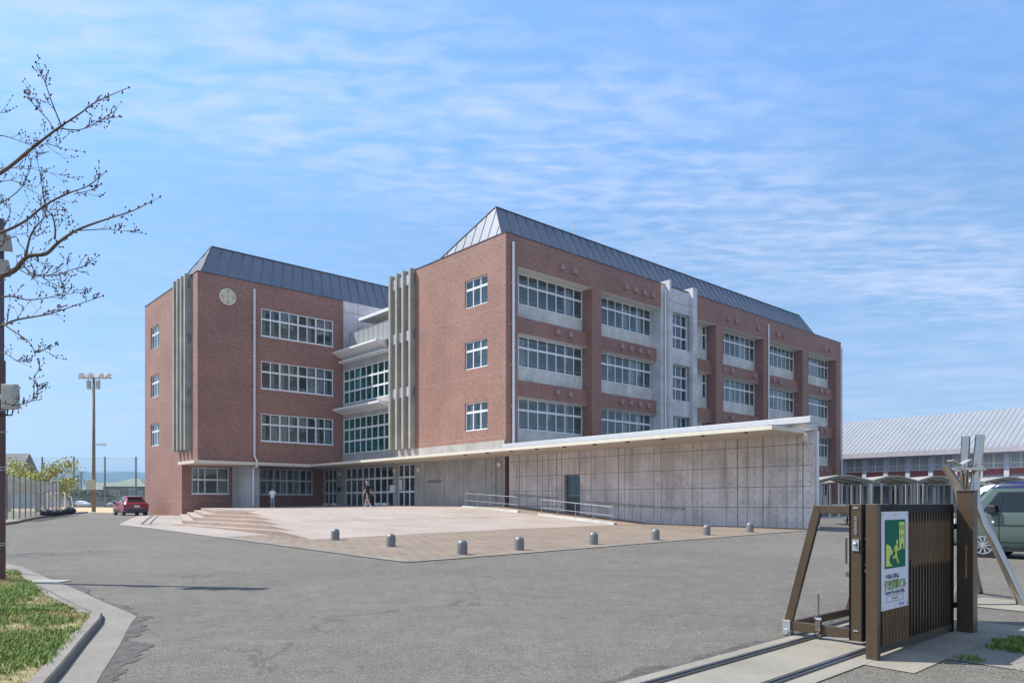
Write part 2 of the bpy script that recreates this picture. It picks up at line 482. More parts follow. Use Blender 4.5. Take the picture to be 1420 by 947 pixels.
# --- raised plaza with its front slope and the steps on its left side
AK = [-18.7, -18.25, -17.8, -17.35, -16.9]
ZK = [.48, .64, .79, .95, 1.115]
BF, BS = -11.4, -1.2
def plat(a): return 1.13 + .17*min(1, max(0, (a+7)/7))
def slope(a, b):
    gf = gl_(a, BF)+.016
    if b >= BS: return plat(a)
    return gf+(plat(a)-gf)*(b-BF)/(BS-BF)
B1 = 24.1
bs_ = [BF+(B1-BF)*i/72 for i in range(73)]
m = MB(); tr = MB()
def edge(k, b):
    return (AK[k] if k < 5 else -16.45)+fan(b, 3.2-.2*k)
for b0, b1 in zip(bs_, bs_[1:]):
    for k in range(5):
        p = []
        for (bb, kk) in ((b0, k), (b0, k+1), (b1, k+1), (b1, k)):
            a = edge(kk, bb); p.append((a, bb, min(ZK[k], slope(a, bb))))
        tr.quad(*p, m=0)
        r = []
        for bb in (b0, b1):
            a = edge(k, bb); s_ = slope(a, bb)
            lo = gl_(a, bb)-.05 if k == 0 else min(ZK[k-1], s_)
            r.append(((a, bb, lo), (a, bb, min(ZK[k], s_))))
        if r[0][1][2]-r[0][0][2] > 1e-4 or r[1][1][2]-r[1][0][2] > 1e-4:
            tr.quad(r[0][0], r[0][1], r[1][1], r[1][0], m=1)
            # shadow-gap nosing, a lip 15 mm proud
    na = 14
    for j in range(na):
        q = []
        for (bb, dj) in ((b0, 0), (b0, 1), (b1, 1), (b1, 0)):
            e0 = edge(5, bb); a = e0+(-3.1-e0)*(j+dj)/na
            z = slope(a, bb)
            q.append((a, bb, z))
        m.quad(*q, m=0)
    for j in range(3):
        q = []
        for (bb, dj) in ((b0, 0), (b0, 1), (b1, 1), (b1, 0)):
            a = -3.1+3.4*(j+dj)/3
            q.append((a, bb, slope(a, bb)))
        m.quad(*q, m=1 if b1 < .3 else 0)
# joint lines across the plaza
for bj in (-6.2, 1.0, 8.0):
    for j in range(12):
        a0 = edge(5, bj)+( -edge(5, bj)-3.1)*j/12; a1 = edge(5, bj)+(-edge(5, bj)-3.1)*(j+1)/12
        m.quad((a0, bj-.05, slope(a0, bj-.05)+.004), (a1, bj-.05, slope(a1, bj-.05)+.004), (a1, bj+.05, slope(a1, bj+.05)+.004), (a0, bj+.05, slope(a0, bj+.05)+.004), m=2)
po = m.build('plaza', [plaza_m, darkpave_m, mat('paver_joint', (.27, .23, .20), .9)], fix=False)
so = tr.build('plaza_steps', [step_m, riser_m], fix=False)
for o in (po, so):
    o.location = (C0[0], C0[1], 0); o.rotation_euler = (0, 0, ANG); tag(o, kind='structure')

# ================================================================== SCHOOL
SCH = thing('school_building', 'four storey red brick school with grey metal roofs, concrete fins and a long canopy', 'building', (C0[0], C0[1], 0), ANG)
TOP = 18.32; S = 4.05
ZS = [14.35-S*k for k in range(4)]           # sill heights, top floor first
ZH = [16.40-S*k for k in range(4)]           # heads

class Facade:
    """maps (s along, d inward, z) to the school's axes"""
    def __init__(f, axis, o): f.axis = axis; f.o = o
    def box(f, mb, s0, s1, d0, d1, z0, z1, m=0):
        if f.axis == 'b': mb.box(s0, s1, f.o+d0, f.o+d1, z0, z1, m)
        else: mb.box(f.o+d0, f.o+d1, s0, s1, z0, z1, m)
    def pt(f, s, d, z):
        return (s, f.o+d, z) if f.axis == 'b' else (f.o+d, s, z)
    def holes(f, mb, s0, s1, z0, z1, hs, rev, m=0, mr=None):
        """wall sheet with window holes and reveals"""
        mr = m if mr is None else mr
        ss = sorted(set([s0, s1]+[h[0] for h in hs]+[h[1] for h in hs]))
        zz = sorted(set([z0, z1]+[h[2] for h in hs]+[h[3] for h in hs]))
        for a, b in zip(ss, ss[1:]):
            for c, d in zip(zz, zz[1:]):
                cs, cz = (a+b)/2, (c+d)/2
                if any(h[0] < cs < h[1] and h[2] < cz < h[3] for h in hs): continue
                mb.quad(f.pt(a, 0, c), f.pt(b, 0, c), f.pt(b, 0, d), f.pt(a, 0, d), m=m)
        for (a, b, c, d) in hs:
            for p in (((a, c), (b, c)), ((b, c), (b, d)), ((b, d), (a, d)), ((a, d), (a, c))):
                (s_, z_), (t_, w_) = p
                mb.quad(f.pt(s_, 0, z_), f.pt(t_, 0, w_), f.pt(t_, rev, w_), f.pt(s_, rev, z_), m=mr)

wrng = random.Random(11)
def window(f, s0, s1, z0, z1, d, ncol, tz=(), cols=None, thick=.07, pair=False, gm=None, curt=.5, rail=True, room=True, name='window', clutter=.25, depth=2.6, sill=True):
    """window > pane, curtain ; frame bars are the window mesh itself"""
    gm = gm or glass
    mb = MB(); D0, D1 = d-.03, d+.05
    f.box(mb, s0, s1, D0, D1, z0, z0+.08); f.box(mb, s0, s1, D0, D1, z1-.07, z1)
    f.box(mb, s0, s0+.07, D0, D1, z0+.08, z1-.07); f.box(mb, s1-.07, s1, D0, D1, z0+.08, z1-.07)
    if sill: f.box(mb, s0-.03, s1+.03, d-.1, d-.03, z0-.06, z0+.03)
    xs = cols or [s0+(s1-s0)*i/ncol for i in range(1, ncol)]
    zt = sorted(list(tz))
    bands = [z0+.08]+[t for t in zt]+[z1-.07]
    for t in zt: f.box(mb, s0+.07, s1-.07, D0, D1, t-.07, t+.07)
    for i, x in enumerate(xs):
        w = thick*1.7 if (pair and i % 2 == 1) else thick
        for j in range(len(bands)-1):
            lo = bands[j]+(.07 if j else 0); hi = bands[j+1]-(.07 if j < len(bands)-2 else 0)
            f.box(mb, x-w/2, x+w/2, D0+.005, D1, lo, hi)
    o = mb.build(name, white_frame, SCH)
    p = MB(); qd = [f.pt(s0+.02, d+.02, z0+.02), f.pt(s1-.02, d+.02, z0+.02), f.pt(s1-.02, d+.02, z1-.02), f.pt(s0+.02, d+.02, z1-.02)]
    p.quad(*(qd if f.axis == 'b' else qd[::-1]))
    p.build('pane', gm, o, fix=False)
    if rail:
        rl = MB(); f.box(rl, s0+.07, s1-.07, d+.09, d+.12, z0+.28, z0+.33)
        rl.build('guard_rail', white_frame, o)
    edges = [s0+.07]+list(xs)+[s1-.07]
    pass
    for i in range(len(edges)-1):
        if wrng.random() < curt:
            cu = MB(); a, b = edges[i]+.03, edges[i+1]-.03
            if wrng.random() < .4: b = a+(b-a)*.6
            n = 10; hz = z1-.1; lz = z0+(.1 if wrng.random() < .75 else .9)
            for k in range(n):
                x0 = a+(b-a)*k/n; x1 = a+(b-a)*(k+1)/n
                e0 = .22+.035*math.sin(k*1.9+i); e1 = .22+.035*math.sin((k+1)*1.9+i)
                cu.quad(f.pt(x0, d+e0, lz), f.pt(x1, d+e1, lz), f.pt(x1, d+e1, hz), f.pt(x0, d+e0, hz))
            cu.build('curtain', curtain_m, o, smooth=True, fix=False)
    for i in range(len(edges)-1):
        if wrng.random() < clutter:
            cl = MB(); x = edges[i]+.1
            while x < edges[i+1]-.2:
                w = wrng.uniform(.06, .2); f.box(cl, x, x+w, d+.3, d+.5, z0-.1, z0+wrng.uniform(.1, .4)); x += w+.03
            if cl.v: cl.build('sill_clutter', stuff_m, o)
    if room:
        rm = MB(); a, b = s0-.02, s1+.02; e0, e1 = d+.06, d+depth; c0, c1 = z0-.85, z1+.25
        P = f.pt
        rm.quad(P(a, e1, c0), P(b, e1, c0), P(b, e1, c1), P(a, e1, c1))
        rm.quad(P(a, e0, c0), P(a, e1, c0), P(a, e1, c1), P(a, e0, c1)); rm.quad(P(b, e0, c0), P(b, e1, c0), P(b, e1, c1), P(b, e0, c1))
        rm.quad(P(a, e0, c0), P(b, e0, c0), P(b, e1, c0), P(a, e1, c0)); rm.quad(P(a, e0, c1), P(b, e0, c1), P(b, e1, c1), P(a, e1, c1))
        rm.quad(P(a, e0, c0), P(b, e0, c0), P(b, e0, z0), P(a, e0, z0)); rm.quad(P(a, e0, z1), P(b, e0, z1), P(b, e0, c1), P(a, e0, c1))
        # a pale ceiling beam and a cupboard so that the room is not empty
        f.box(rm, a+.05, b-.05, e0+(e1-e0)*.5, e0+(e1-e0)*.6, c1-.3, c1-.02)
        rm.build('room_interior', room_m, o, fix=False)
    return o

# ---------------------------------------------------------------- right wing
RL, RD = 47.07, 13.36
F = Facade('b', 0.); G_ = Facade('a', 0.)
recs = [(1.0, 7.98), (8.97, 15.87), (20.71, 23.46), (24.56, 31.23), (32.26, 38.64), (39.83, 46.05)]
DW = .93
bw = MB(); cp = MB(); sp_ = MB()
# gable wall (a = 0) with its three windows
gw = [(1.78, 4.12, 6.22+S*k, 8.06+S*k) for k in range(3)]
G_.holes(bw, 0, 9.9, 5.42, TOP, gw, .16)
G_.holes(bw, 12.9, RD, 5.42, TOP, [], .1)
# outer frame of the long side
pz0 = .3
edges_p = [(0, 1.0), (7.98, 8.97), (23.46, 24.56), (31.23, 32.26), (38.64, 39.83), (46.05, RL)]
for (a, b) in edges_p: bw.box(a, b, 0.0 if a else .0, DW+.05, pz0, 16.4, skip='' if a else 'l')
bw.quad((0, 0, 5.4), (0, DW, 5.4), (0, DW, 5.42), (0, 0, 5.42))
bw.box(0, 15.87, 0, .5, 16.4, TOP, skip='lb'); bw.box(20.71, RL, 0, .5, 16.4, TOP, skip='b')
bw.quad((RL, 0, pz0), (RL, RD, pz0), (RL, RD, TOP), (RL, 0, TOP)); bw.quad((0, RD, 5.42), (RL, RD, 5.42), (RL, RD, TOP), (0, RD, TOP)); bw.quad((10, RD, pz0), (RL, RD, pz0), (RL, RD, 5.42), (10, RD, 5.42))
for i, (a, b) in enumerate(recs):
    for k in range(3):
        zt = ZS[k]-.95; zb = ZH[k+1]
        bw.box(a, b, .43, .9, zb, zt, skip='b')
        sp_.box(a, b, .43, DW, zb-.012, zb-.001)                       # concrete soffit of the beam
        cp.box(a, b, .90, DW+.1, zt, ZS[k]-.02)                       # panel under the window
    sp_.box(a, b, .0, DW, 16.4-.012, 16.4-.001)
    cp.box(a, b, .90, DW+.1, pz0, ZS[3]-.02)
# dark gap closing the top, flat roof deck, coping
bw.build('brick_wall', brick, SCH, fix=False)
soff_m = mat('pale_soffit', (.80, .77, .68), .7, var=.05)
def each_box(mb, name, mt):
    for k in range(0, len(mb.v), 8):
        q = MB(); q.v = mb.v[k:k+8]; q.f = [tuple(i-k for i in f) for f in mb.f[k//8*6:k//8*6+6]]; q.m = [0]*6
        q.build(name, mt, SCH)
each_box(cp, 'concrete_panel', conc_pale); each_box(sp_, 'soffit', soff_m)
dk = MB(); dk.box(.3, RL-.3, .5, RD-.3, TOP-.35, TOP-.25); dk.build('roof_deck', conc, SCH)
co = MB(); co.box(-.03, RL+.03, -.03, .25, TOP, TOP+.05); co.box(-.03, .25, .25, RD+.03, TOP, TOP+.05); co.box(RL-.25, RL+.03, .25, RD+.03, TOP, TOP+.05); co.build('coping', flash_m, SCH)

for i, (a, b) in enumerate(recs):
    if i == 2: continue
    for k in range(4):
        if k == 3 and i < 4: continue
        window(F, a+.02, b-.02 if i != 1 else 15.78, ZS[k], ZH[k]-.015, DW, 8, (15.63-S*k,), curt=[.28, .5, 0, .6, .75, .75][i], clutter=.35, sill=False)
# bay with a concrete back wall and one narrow window
nb = MB()
hz = [(22.85, 23.44, ZS[k], ZH[k]-.015) for k in range(3)]
Facade('b', DW).holes(nb, 20.71, 23.46, 5.4, 16.4, hz, .1)
nb.build('recess_wall', conc_pale, SCH, fix=False)
for k in range(3): window(F, 22.86, 23.43, ZS[k], ZH[k]-.015, DW+.06, 1, (15.63-S*k,), curt=0, clutter=0, sill=False)
# stair tower in pale render between two thin fins
st = MB()
tw = [(17.25, 19.48, 5.5+S*k, 8.30+S*k) for k in range(3)]
st.box(15.87, 16.40, -.02, DW+.1, pz0, TOP+.06)
T_ = Facade('b', -.12)
T_.holes(st, 16.6, 19.5, pz0, TOP-.15, tw, .40)
st.quad((16.6, -.12, TOP-.15), (19.5, -.12, TOP-.15), (19.5, .5, TOP-.15), (16.6, .5, TOP-.15)); st.box(20.0, 20.71, 0, DW, pz0, TOP)
st.build('stair_tower', conc_white, SCH, fix=False)
for k in range(3): window(T_, 17.25, 19.48, 5.5+S*k, 8.30+S*k, .32, 3, (6.43+S*k, 7.37+S*k), curt=.7, clutter=0, rail=False, sill=False)
for (a, b) in ((16.36, 16.6), (19.48, 20.05)):
    fm = MB(); fm.box(a, b, -.45, .6, pz0, TOP+.3); fm.build('tower_fin', conc_white, SCH, bevel=.02)
tj = MB()
for k in range(3):
    z = 9.05+S*k
    tj.box(15.86, 16.37, -.026, -.015, z-.02, z+.02); tj.box(16.35, 16.61, -.456, -.445, z-.02, z+.02); tj.box(19.47, 20.06, -.456, -.445, z-.02, z+.02)
tj.box(16.6, 19.48, -.126, -.115, 17.13, 17.17)
tj.build('tower_joint', joint_m, SCH)
for k in range(3): window(G_, *gw[k][:2], *gw[k][2:], .12, 3, (gw[k][2]+1.22,), pair=False, curt=.35, clutter=.2)
# concrete base band of the gable, recess behind the fins
gb = MB(); gb.box(-.03, .3, .12, 12.9, 4.5, 5.42); gb.box(.02, .3, 12.9, 20.65, 4.5, 5.48); gb.build('base_band', conc, SCH)
fr = MB(); fr.box(.12, .4, 9.9, 12.9, 5.42, TOP); fr.build('fin_recess_wall', conc_fin, SCH)
def fins(bs, aface, zt):
    for b in bs:
        q = MB(); q.box(aface-.42, aface+.12, b-.13, b+.13, 5.42, zt); q.build('fin', conc_fin, SCH, bevel=.012)
    ct = MB()
    for b0, b1 in zip(bs, bs[1:]):
        for z0 in (17.35, 13.3, 9.25):
            ct.box(aface-.22, aface+.13, b0+.13, b1-.13, z0, z0+.72)
    ct.build('fin_crosspiece', conc_white, SCH)
fins([12.71, 11.82, 10.97, 10.06], 0, TOP+.1)
# roofs with standing seams
def roof(a0, a1, b0, b1, ar0, ar1, br, z0, z1, name='roof'):
    q = MB(); zb = z0
    P = [(a0, b0, zb), (a1, b0, zb), (ar1, br, z1), (ar0, br, z1), (a0, b1, zb), (a1, b1, zb)]
    q.quad(P[0], P[1], P[2], P[3]); q.quad(P[4], P[0], P[3]); q.quad(P[5], P[4], P[3], P[2]); q.quad(P[1], P[5], P[2])
    o = q.build(name, roof_m, SCH)
    sm = MB()
    n = int((a1-a0)/.9)
    for i in range(1, n):
        t = i/n; p = Vector(P[0]).lerp(Vector(P[1]), t); r = Vector(P[3]).lerp(Vector(P[2]), t)
        sm.bar(p+Vector((0, -.01, .02)), r+Vector((0, -.01, .02)), .022, .045)
        p2 = Vector(P[4]).lerp(Vector(P[5]), t); sm.bar(p2, r, .035, .06)
    for (e, fz) in (((P[0], P[4], P[3])), ) and [((P[0], P[4]), P[3])]:
        nn = 9
        for i in range(1, nn):
            b = b0+(b1-b0)*i/nn
            zt = zb+(z1-zb)*((b-b0)/(br-b0) if b < br else (b1-b)/(b1-br))
            k = (zt-zb)/(z1-zb); sm.bar((a0-.01, b, zb), (a0-.01+(ar0-a0)*k, b, zt), .025, .045)
    sm.build('standing_seam', roof_seam, o)
    rd = MB()
    rd.tube([P[3], P[2]], .07, 6); rd.tube([P[0], P[3]], .06, 6); rd.tube([P[4], P[3]], .06, 6); rd.tube([P[1], P[2]], .06, 6)
    rd.build('ridge_cap', flash_m, o)
    return o
roof(.32, 43.4, .62, 8.5, 1.35, 43.0, 2.55, 18.15, 21.0)
rr = MB()
for (px, a) in ((791, 9.0), (938, 25)):
    rr.tube([(a, 2.6, 20.5), (a, 2.6, 22.3)], .025, 6)
rr.build('lightning_rod', galv, SCH)
# vent hoods on the parapet and beams
def hood(a, d, z):
    q = MB(); n = 8; w, h, dp = .17, .36, .2
    pr = [(a-w, z), (a-w, z+h*.55)]+[(a-w*math.cos(math.pi*t/n), z+h*.55+h*.45*math.sin(math.pi*t/n)) for t in range(1, n)]+[(a+w, z+h*.55), (a+w, z)]
    q.prism(pr, d-dp, d, 'y'); q.build('vent_hood', vent_m, SCH)
for (a0, n, two) in ((4.9, 2, 1), (11.6, 4, 0), (25.2, 2, 1), (33.6, 2, 1), (43.2, 2, 1)):
    for lev in range(4):
        if a0 < 30 and lev > 2: continue
        z = (17.0 if lev == 0 else ZH[lev]+.42); d = 0. if lev == 0 else .43
        for k in range(n):
            hood(a0+k*(1.25 if n == 2 else 1.05), d, z)
for lev in range(3): hood(30.2, 0. if lev == 0 else .43, 17.0 if lev == 0 else ZH[lev]+.42)
def pipe(pts, r=.075):
    q = MB(); q.tube(pts, r, 10)
    for p, n_ in zip(pts, pts[1:]):
        p = Vector(p); n_ = Vector(n_)
        if abs(p.z-n_.z) > 5:
            for t in range(1, 5):
                c = p.lerp(n_, t/5); q.box(c.x-.1, c.x+.1, c.y-.02, c.y+.12, c.z-.03, c.z+.03)
    q.build('downpipe', white_p, SCH, smooth=False)
pipe([(.52, -.12, 17.8), (.52, -.12, 5.0)], .09)
pipe([(16.25, -.14, 17.9), (16.25, -.14, 4.2)])
pipe([(31.9, -.12, 17.8), (31.9, -.12, 1)])
pipe([(47.05, -.12, 17.8), (47.05, -.12, 1)])

# ---------------------------------------------------------------- left wing
LA, LB, LBB = -11.65, 20.65, 33.75
W1 = Facade('b', LB); W2 = Facade('a', LA); W3 = Facade('b', 24.13)
lw = MB()
lwin = [(-6.92, -.81, 6.26+S*k, 8.38+S*k) for k in range(3)]
W1.holes(lw, LA, .12, 4.6, TOP, lwin, .1)
swin = [(29.78, 32.07, 6.22+S*k, 8.06+S*k) for k in range(3)]
W2.holes(lw, LB, 21.6, 4.6, TOP, [], .1)
W2.holes(lw, 25.1, LBB, 4.6, TOP, swin, .16)
W2.holes(lw, 21.6, 25.1, 4.6, 5.42, [], .1)
W2.holes(lw, 24.13, LBB, .3, 4.6, [], .1)
gw1 = [(-10.91, -8.07, 2.2, 4.25), (-5.51, -.9, 2.2, 4.3)]
W3.holes(lw, LA, .15, .4, 4.6, gw1, .12)
lw.quad((LA, LBB, .3), (13, LBB, .3), (13, LBB, TOP), (LA, LBB, TOP)); lw.quad((13, LB, .3), (13, LBB, .3), (13, LBB, TOP), (13, LB, TOP))
lw.build('brick_wall', brick, SCH, fix=False)
for k in range(3):
    window(W1, *lwin[k], .06, 8, (lwin[k][2]+1.3,), pair=True, curt=.72, clutter=.25)
    window(W2, *swin[k], .12, 3, (swin[k][2]+1.22,), curt=.4, clutter=.1)
a0 = gw1[0][0]
window(W3, *gw1[0], .08, 4, (3.3,), cols=[a0+.5, a0+1.0, a0+1.95], curt=.4, clutter=.2)
window(W3, *gw1[1], .08, 8, (3.35,), pair=True, curt=.5, clutter=.3)
lr = MB(); lr.box(LA+.12, LA+.4, 21.6, 25.1, 5.42, TOP); lr.build('fin_recess_wall', conc_fin, SCH)
fins([24.8, 23.93, 23.1, 22.25], LA, TOP+.1)
lc = MB(); lc.box(LA-.03, .12, LB-.03, LB+.25, TOP, TOP+.05); lc.box(LA-.03, LA+.25, LB+.25, LBB, TOP, TOP+.05); lc.build('coping', flash_m, SCH)
ld = MB(); ld.box(LA+.2, 12.9, LB+.3, LBB-.2, TOP-.35, TOP-.25); ld.build('roof_deck', conc, SCH)
roof(LA+.3, 14, LB+.6, LB+8.2, LA+1.9, 13.5, LB+2.55, 18.15, 21.2)
cl = MB(); cl.box(-7.84, -6.88, 21.0, 24.1, .9, 4.4); cl.build('column', concrete_mat('blue_grey_concrete', (.42, .44, .45), .4), SCH, bevel=.02)
pipe([(-7.48, LB-.12, 17.8), (-7.48, LB-.12, 5.05), (-7.35, LB-.25, 4.7), (-7.35, LB-.25, 4.3), (-7.42, 20.9, 4.1), (-7.42, 20.9, 1.25)])
# white rendered wall beside the roof terrace
tw_ = MB(); tw_.box(.12, 1.06, LB+.02, LB+.3, 5.4, TOP); tw_.box(1.06, 13, LB+.02, LB+.3, 13.6, TOP); tw_.build('terrace_wall', conc_white, SCH)
tj2 = MB(); tj2.box(.13, 8, LB+.008, LB+.019, 17.42, 17.46); tj2.box(1.5, 1.53, LB+.008, LB+.019, 13.6, TOP); tj2.build('terrace_joint', joint_m, SCH)
# emblem
EM = MB(); EM.lathe([(.61, 0), (.61, -.09), (.56, -.11)], 48, (-9.48, LB, 16.84), axis='y')
em = EM.build('emblem', emblem_m, SCH)
er = MB()
for (r0, r1) in ((.52, .485), (.40, .37), (.30, .275)):
    for t in range(48):
        a0, a1 = 2*math.pi*t/48, 2*math.pi*(t+1)/48
        if r0 != .52 and r0 != .30 and t % 12 in (5, 6): continue
        er.prism([(-9.48+r*math.cos(a), 16.84+r*math.sin(a)) for r, a in ((r1, a0), (r0, a0), (r0, a1), (r1, a1))], LB-.125, LB-.108, 'y')
for t in range(4):
    a = math.pi/2*t; c, s_ = math.cos(a), math.sin(a)
    er.prism([(-9.48+c*r-s_*w, 16.84+s_*r+c*w) for r, w in ((.34, -.045), (.53, -.045), (.53, .045), (.34, .045))], LB-.13, LB-.108, 'y')
er.build('emblem_ring', mat('emblem_olive', (.34, .33, .2), .5), em)
ec = MB()
def ebox(x0, x1, z0, z1): ec.box(-9.48+x0, -9.48+x1, LB-.14, LB-.108, 16.84+z0, 16.84+z1)
ebox(-.17, .17, .075, .115); ebox(-.17, .17, -.07, -.03); ebox(-.17, -.13, -.03, .075); ebox(.13, .17, -.03, .075); ebox(-.022, .022, .115, .22); ebox(-.022, .022, -.03, .075); ebox(-.022, .022, -.22, -.07)
ec.build('emblem_character', gold_m, em)

# ---------------------------------------------------------------- link block
LK = Facade('a', .1)
lk = MB()
lkw = [(13.42, 20.6, 5.52, 8.42), (13.42, 20.6, 9.66, 12.44)]
LK.holes(lk, RD, LB, 5.48, 13.5, lkw, .12)
lk.quad((.1, RD, 13.5), (10, RD, 13.5), (10, LB, 13.5), (.1, LB, 13.5))
lk.build('link_wall', conc, SCH, fix=False)
for (a, b, c, d) in lkw:
    window(LK, a, b, c, d, .06, 8, (c+(d-c)*.36, c+(d-c)*.69), gm=glass_g, curt=.1, clutter=.35, thick=.09, rail=False, depth=5, sill=False)
sl = MB()
sl.prism([(-.85, 9.2), (-.85, 9.34), (.1, 9.5), (.1, 9.0)], 13.5, LB-.02, 'y') if False else None
def slab(b0, b1, ap, z0, z1, name, mm=white_p):
    q = MB(); q.v += [(ap, b0, z1-.14), (.1, b0, z0), (.1, b0, z1), (ap, b0, z1), (ap, b1, z1-.14), (.1, b1, z0), (.1, b1, z1), (ap, b1, z1)]
    i = 0
    for fq in ((0, 1, 2, 3), (7, 6, 5, 4), (0, 4, 5, 1), (3, 2, 6, 7), (0, 3, 7, 4), (1, 5, 6, 2)): q.f.append(fq); q.m.append(0)
    return q.build(name, mm, SCH)
slab(13.5, 20.63, -.85, 8.75, 9.22, 'window_hood')
slab(13.9, 20.63, -.85, 13.35, 13.92, 'balcony_slab')
slab(13.5, 20.63, -.35, 13.0, 13.2, 'window_hood')
br_ = MB(); 
for i in range(9):
    b = 13.5+5.9*i/8; br_.box(-.02, .02, b-.02, b+.02, 13.7, 15.4)
for z in (13.95, 15.38): br_.box(-.025, .025, 13.45, 19.4, z-.025, z+.025)
br_.box(-.02, 2.5, 19.38, 19.42, 15.36, 15.4); br_.box(-.02, .02, 19.38, 19.42, 13.7, 15.4)
bo = br_.build('balcony_railing', rail_m, SCH)
bp = MB(); bp.box(-.006, .006, 13.5, 19.38, 14.0, 15.34); bp.box(0, 2.5, 19.395, 19.405, 14.0, 15.34)
bp.build('mesh_panel', mesh_net_mat('punched_panel', (.38, .40, .41), .05, .02), bo)
rf = MB(); rf.box(1.0, 10, RD, 19.7, 16.6, 16.85); rf.build('terrace_roof', white_p, SCH)
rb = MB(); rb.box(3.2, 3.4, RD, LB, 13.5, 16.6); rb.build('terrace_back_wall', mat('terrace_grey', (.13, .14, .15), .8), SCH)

# ---------------------------------------------------------------- ground floor entrance
ew = MB()
dh = [(12.9+.06, 20.3, 1.2, 4.36), (10.1, 12.35, 1.2, 4.36), (21.75, 24.0, 1.2, 4.36)]
EW = Facade('a', .05)
EW.holes(ew, .12, 24.13, .6, 4.5, dh, .2)
ew.build('entrance_wall', conc, SCH, fix=False)
for b in (3.2, 5.75, 8.9): 
    pass
ej = MB()
for b in (2.0, 4.3, 6.45, 8.85): ej.box(.038, .049, b-.018, b+.018, 1.1, 4.36)
ej.build('wall_joint', joint_m, SCH)
def entrance(b0, b1, n, trans=(3.36, 2.3)):
    return window(EW, b0, b1, 1.22, 4.34, .12, n, (2.32, 3.4), thick=.13, curt=0, clutter=0, rail=False, name='entrance_door', depth=6, sill=False)
entrance(12.98, 20.28, 8); entrance(10.12, 12.33, 3); entrance(21.77, 23.98, 3)
def wall_lamp(b, z=3.9):
    q = MB(); q.lathe([(.14, 0), (.2, -.03), (.19, -.1), (.12, -.16), (.03, -.18)], 20, (.05, b, z), axis='x'); q.build('wall_lamp', lamp_m, SCH, smooth=True)
for b in (21.08, 12.62, 9.49, .62): wall_lamp(b)
ib = MB(); ib.box(-.12, .045, 12.5, 13.15, 2.25, 2.85); ib.build('letter_box', white_p, SCH, bevel=.03)
nbx = MB(); nbx.box(-.04, .045, 20.95, 21.35, 2.45, 2.8); nbx.build('notice_box', black_m, SCH)
pb_ = MB(); pb_.box(.08, .11, 11.75, 12.2, 2.45, 3.25); pb_.build('notice_sheet', mat('notice_paper', (.62, .72, .74), .7), SCH)
# dark metal letters of the school name on the wall (too far to read)
nl = MB(); x = 8.36; q_ = random.Random(3)
for ch in range(9):
    w = .15 if ch < 5 else .10; h = .17 if ch < 5 else .12
    zc = 3.0
    nl.box(.02, .048, x-w*.9, x, zc-h/2, zc-h/2+.025); nl.box(.02, .048, x-w*.9, x, zc+h/2-.025, zc+h/2); nl.box(.02, .048, x-w*.55, x-w*.4, zc-h/2+.025, zc+h/2-.025)
    x -= w+.05
nl.build('wall_lettering', mat('bronze_letters', (.05, .045, .04), .5), SCH)
for (b, nb_) in ((23.0, 1), (21.6, 1), (16.2, 1), (13.6, 1), (14.6, 1)):
    q = MB(); q.prism([(b-.34, 1.27), (b-.3, 1.5), (b+.3, 1.5), (b+.34, 1.27)], -.35, -.05, 'x'); o = q.build('planter_box', white_p, bevel=.02)
    o.location = (C0[0], C0[1], 0); o.rotation_euler = (0, 0, ANG)
    lab = {23.0: 'white planter box left of the side entrance door at far left', 21.6: 'white planter box under the round lamp beside the side door', 16.2: 'white planter box in the middle of the long glazed entrance', 13.6: 'white planter box at the right end of the long glazed entrance', 14.6: 'white planter box second from the right end of the glazed entrance'}[b]
    tag(o, lab, 'planter', 'white planters along the entrance')

# ---------------------------------------------------------------- canopy and annex wall
cn = MB()
cn.box(-3.0, .05, -19.3, 20.42, 4.38, 4.52, 0)
cn.box(-11.95, .1, 20.42, 24.13, 4.36, 4.585, 0)
cno = cn.build('canopy', soffit_m, SCH, bevel=.02)
cf = MB(); cf.box(-3.12, -3.003, -19.4, 20.42, 4.40, 4.56); cf.box(-3.0, -.4, -19.42, -19.305, 4.40, 4.56)
cf.box(-12.0, -3.0, 20.34, 20.415, 4.38, 4.60)
cf.build('canopy_gutter', cream, cno)
cb2 = MB()
b = -18.2
while b < 2:
    cb2.box(-3.14, -2.9, b-.04, b+.04, 4.33, 4.375); b += 2.05
cb2.build('gutter_bracket', flash_m, cno)
ct_ = MB(); ct_.v += [(-2.7, -18.7, 4.525), (-.36, -18.7, 4.525), (-.36, -18.7, 4.85), (-2.0, -18.7, 4.72), (-2.7, -.2, 4.525), (-.36, -.2, 4.525), (-.36, -.2, 4.85), (-2.0, -.2, 4.72)]
for fq in ((0, 1, 2, 3), (7, 6, 5, 4), (0, 4, 5, 1), (1, 5, 6, 2), (2, 6, 7, 3), (3, 7, 4, 0)): ct_.f.append(fq); ct_.m.append(0)
ct_.build('canopy_roof_sheet', mat('grey_sheet', (.30, .32, .34), .5, metal=.3), cno)
fb_ = MB(); fb_.box(-.34, .36, -19.62, -.12, 4.86, 5.13); fb_.box(-.2, .36, -19.62, -19.3, 4.55, 4.858); fb_.build('roof_fascia', mat('fascia_white', (.50, .51, .52), .5, var=.08), SCH, bevel=.02)
fb2 = MB(); fb2.box(-.1, .4, -19.3, -.12, 4.5, 4.855); fb2.build('fascia_backing', conc_pale, SCH)
rp2 = MB(); rp2.box(-.3, -.1, -19.42, -19.26, 4.1, 4.42); rp2.tube([(-.2, -19.34, 4.2), (-.05, -19.4, 3.95), (-.05, -19.4, 3.9)], .04, 8); rp2.build('gutter_outlet', cream, cno)
an = MB()
AW = Facade('a', 0.)
dz0, dz1 = .85, 3.08
AW.holes(an, -19.59, -.3, -.1, 4.85, [(-6.25, -5.0, dz0, dz1)], .3, 0)
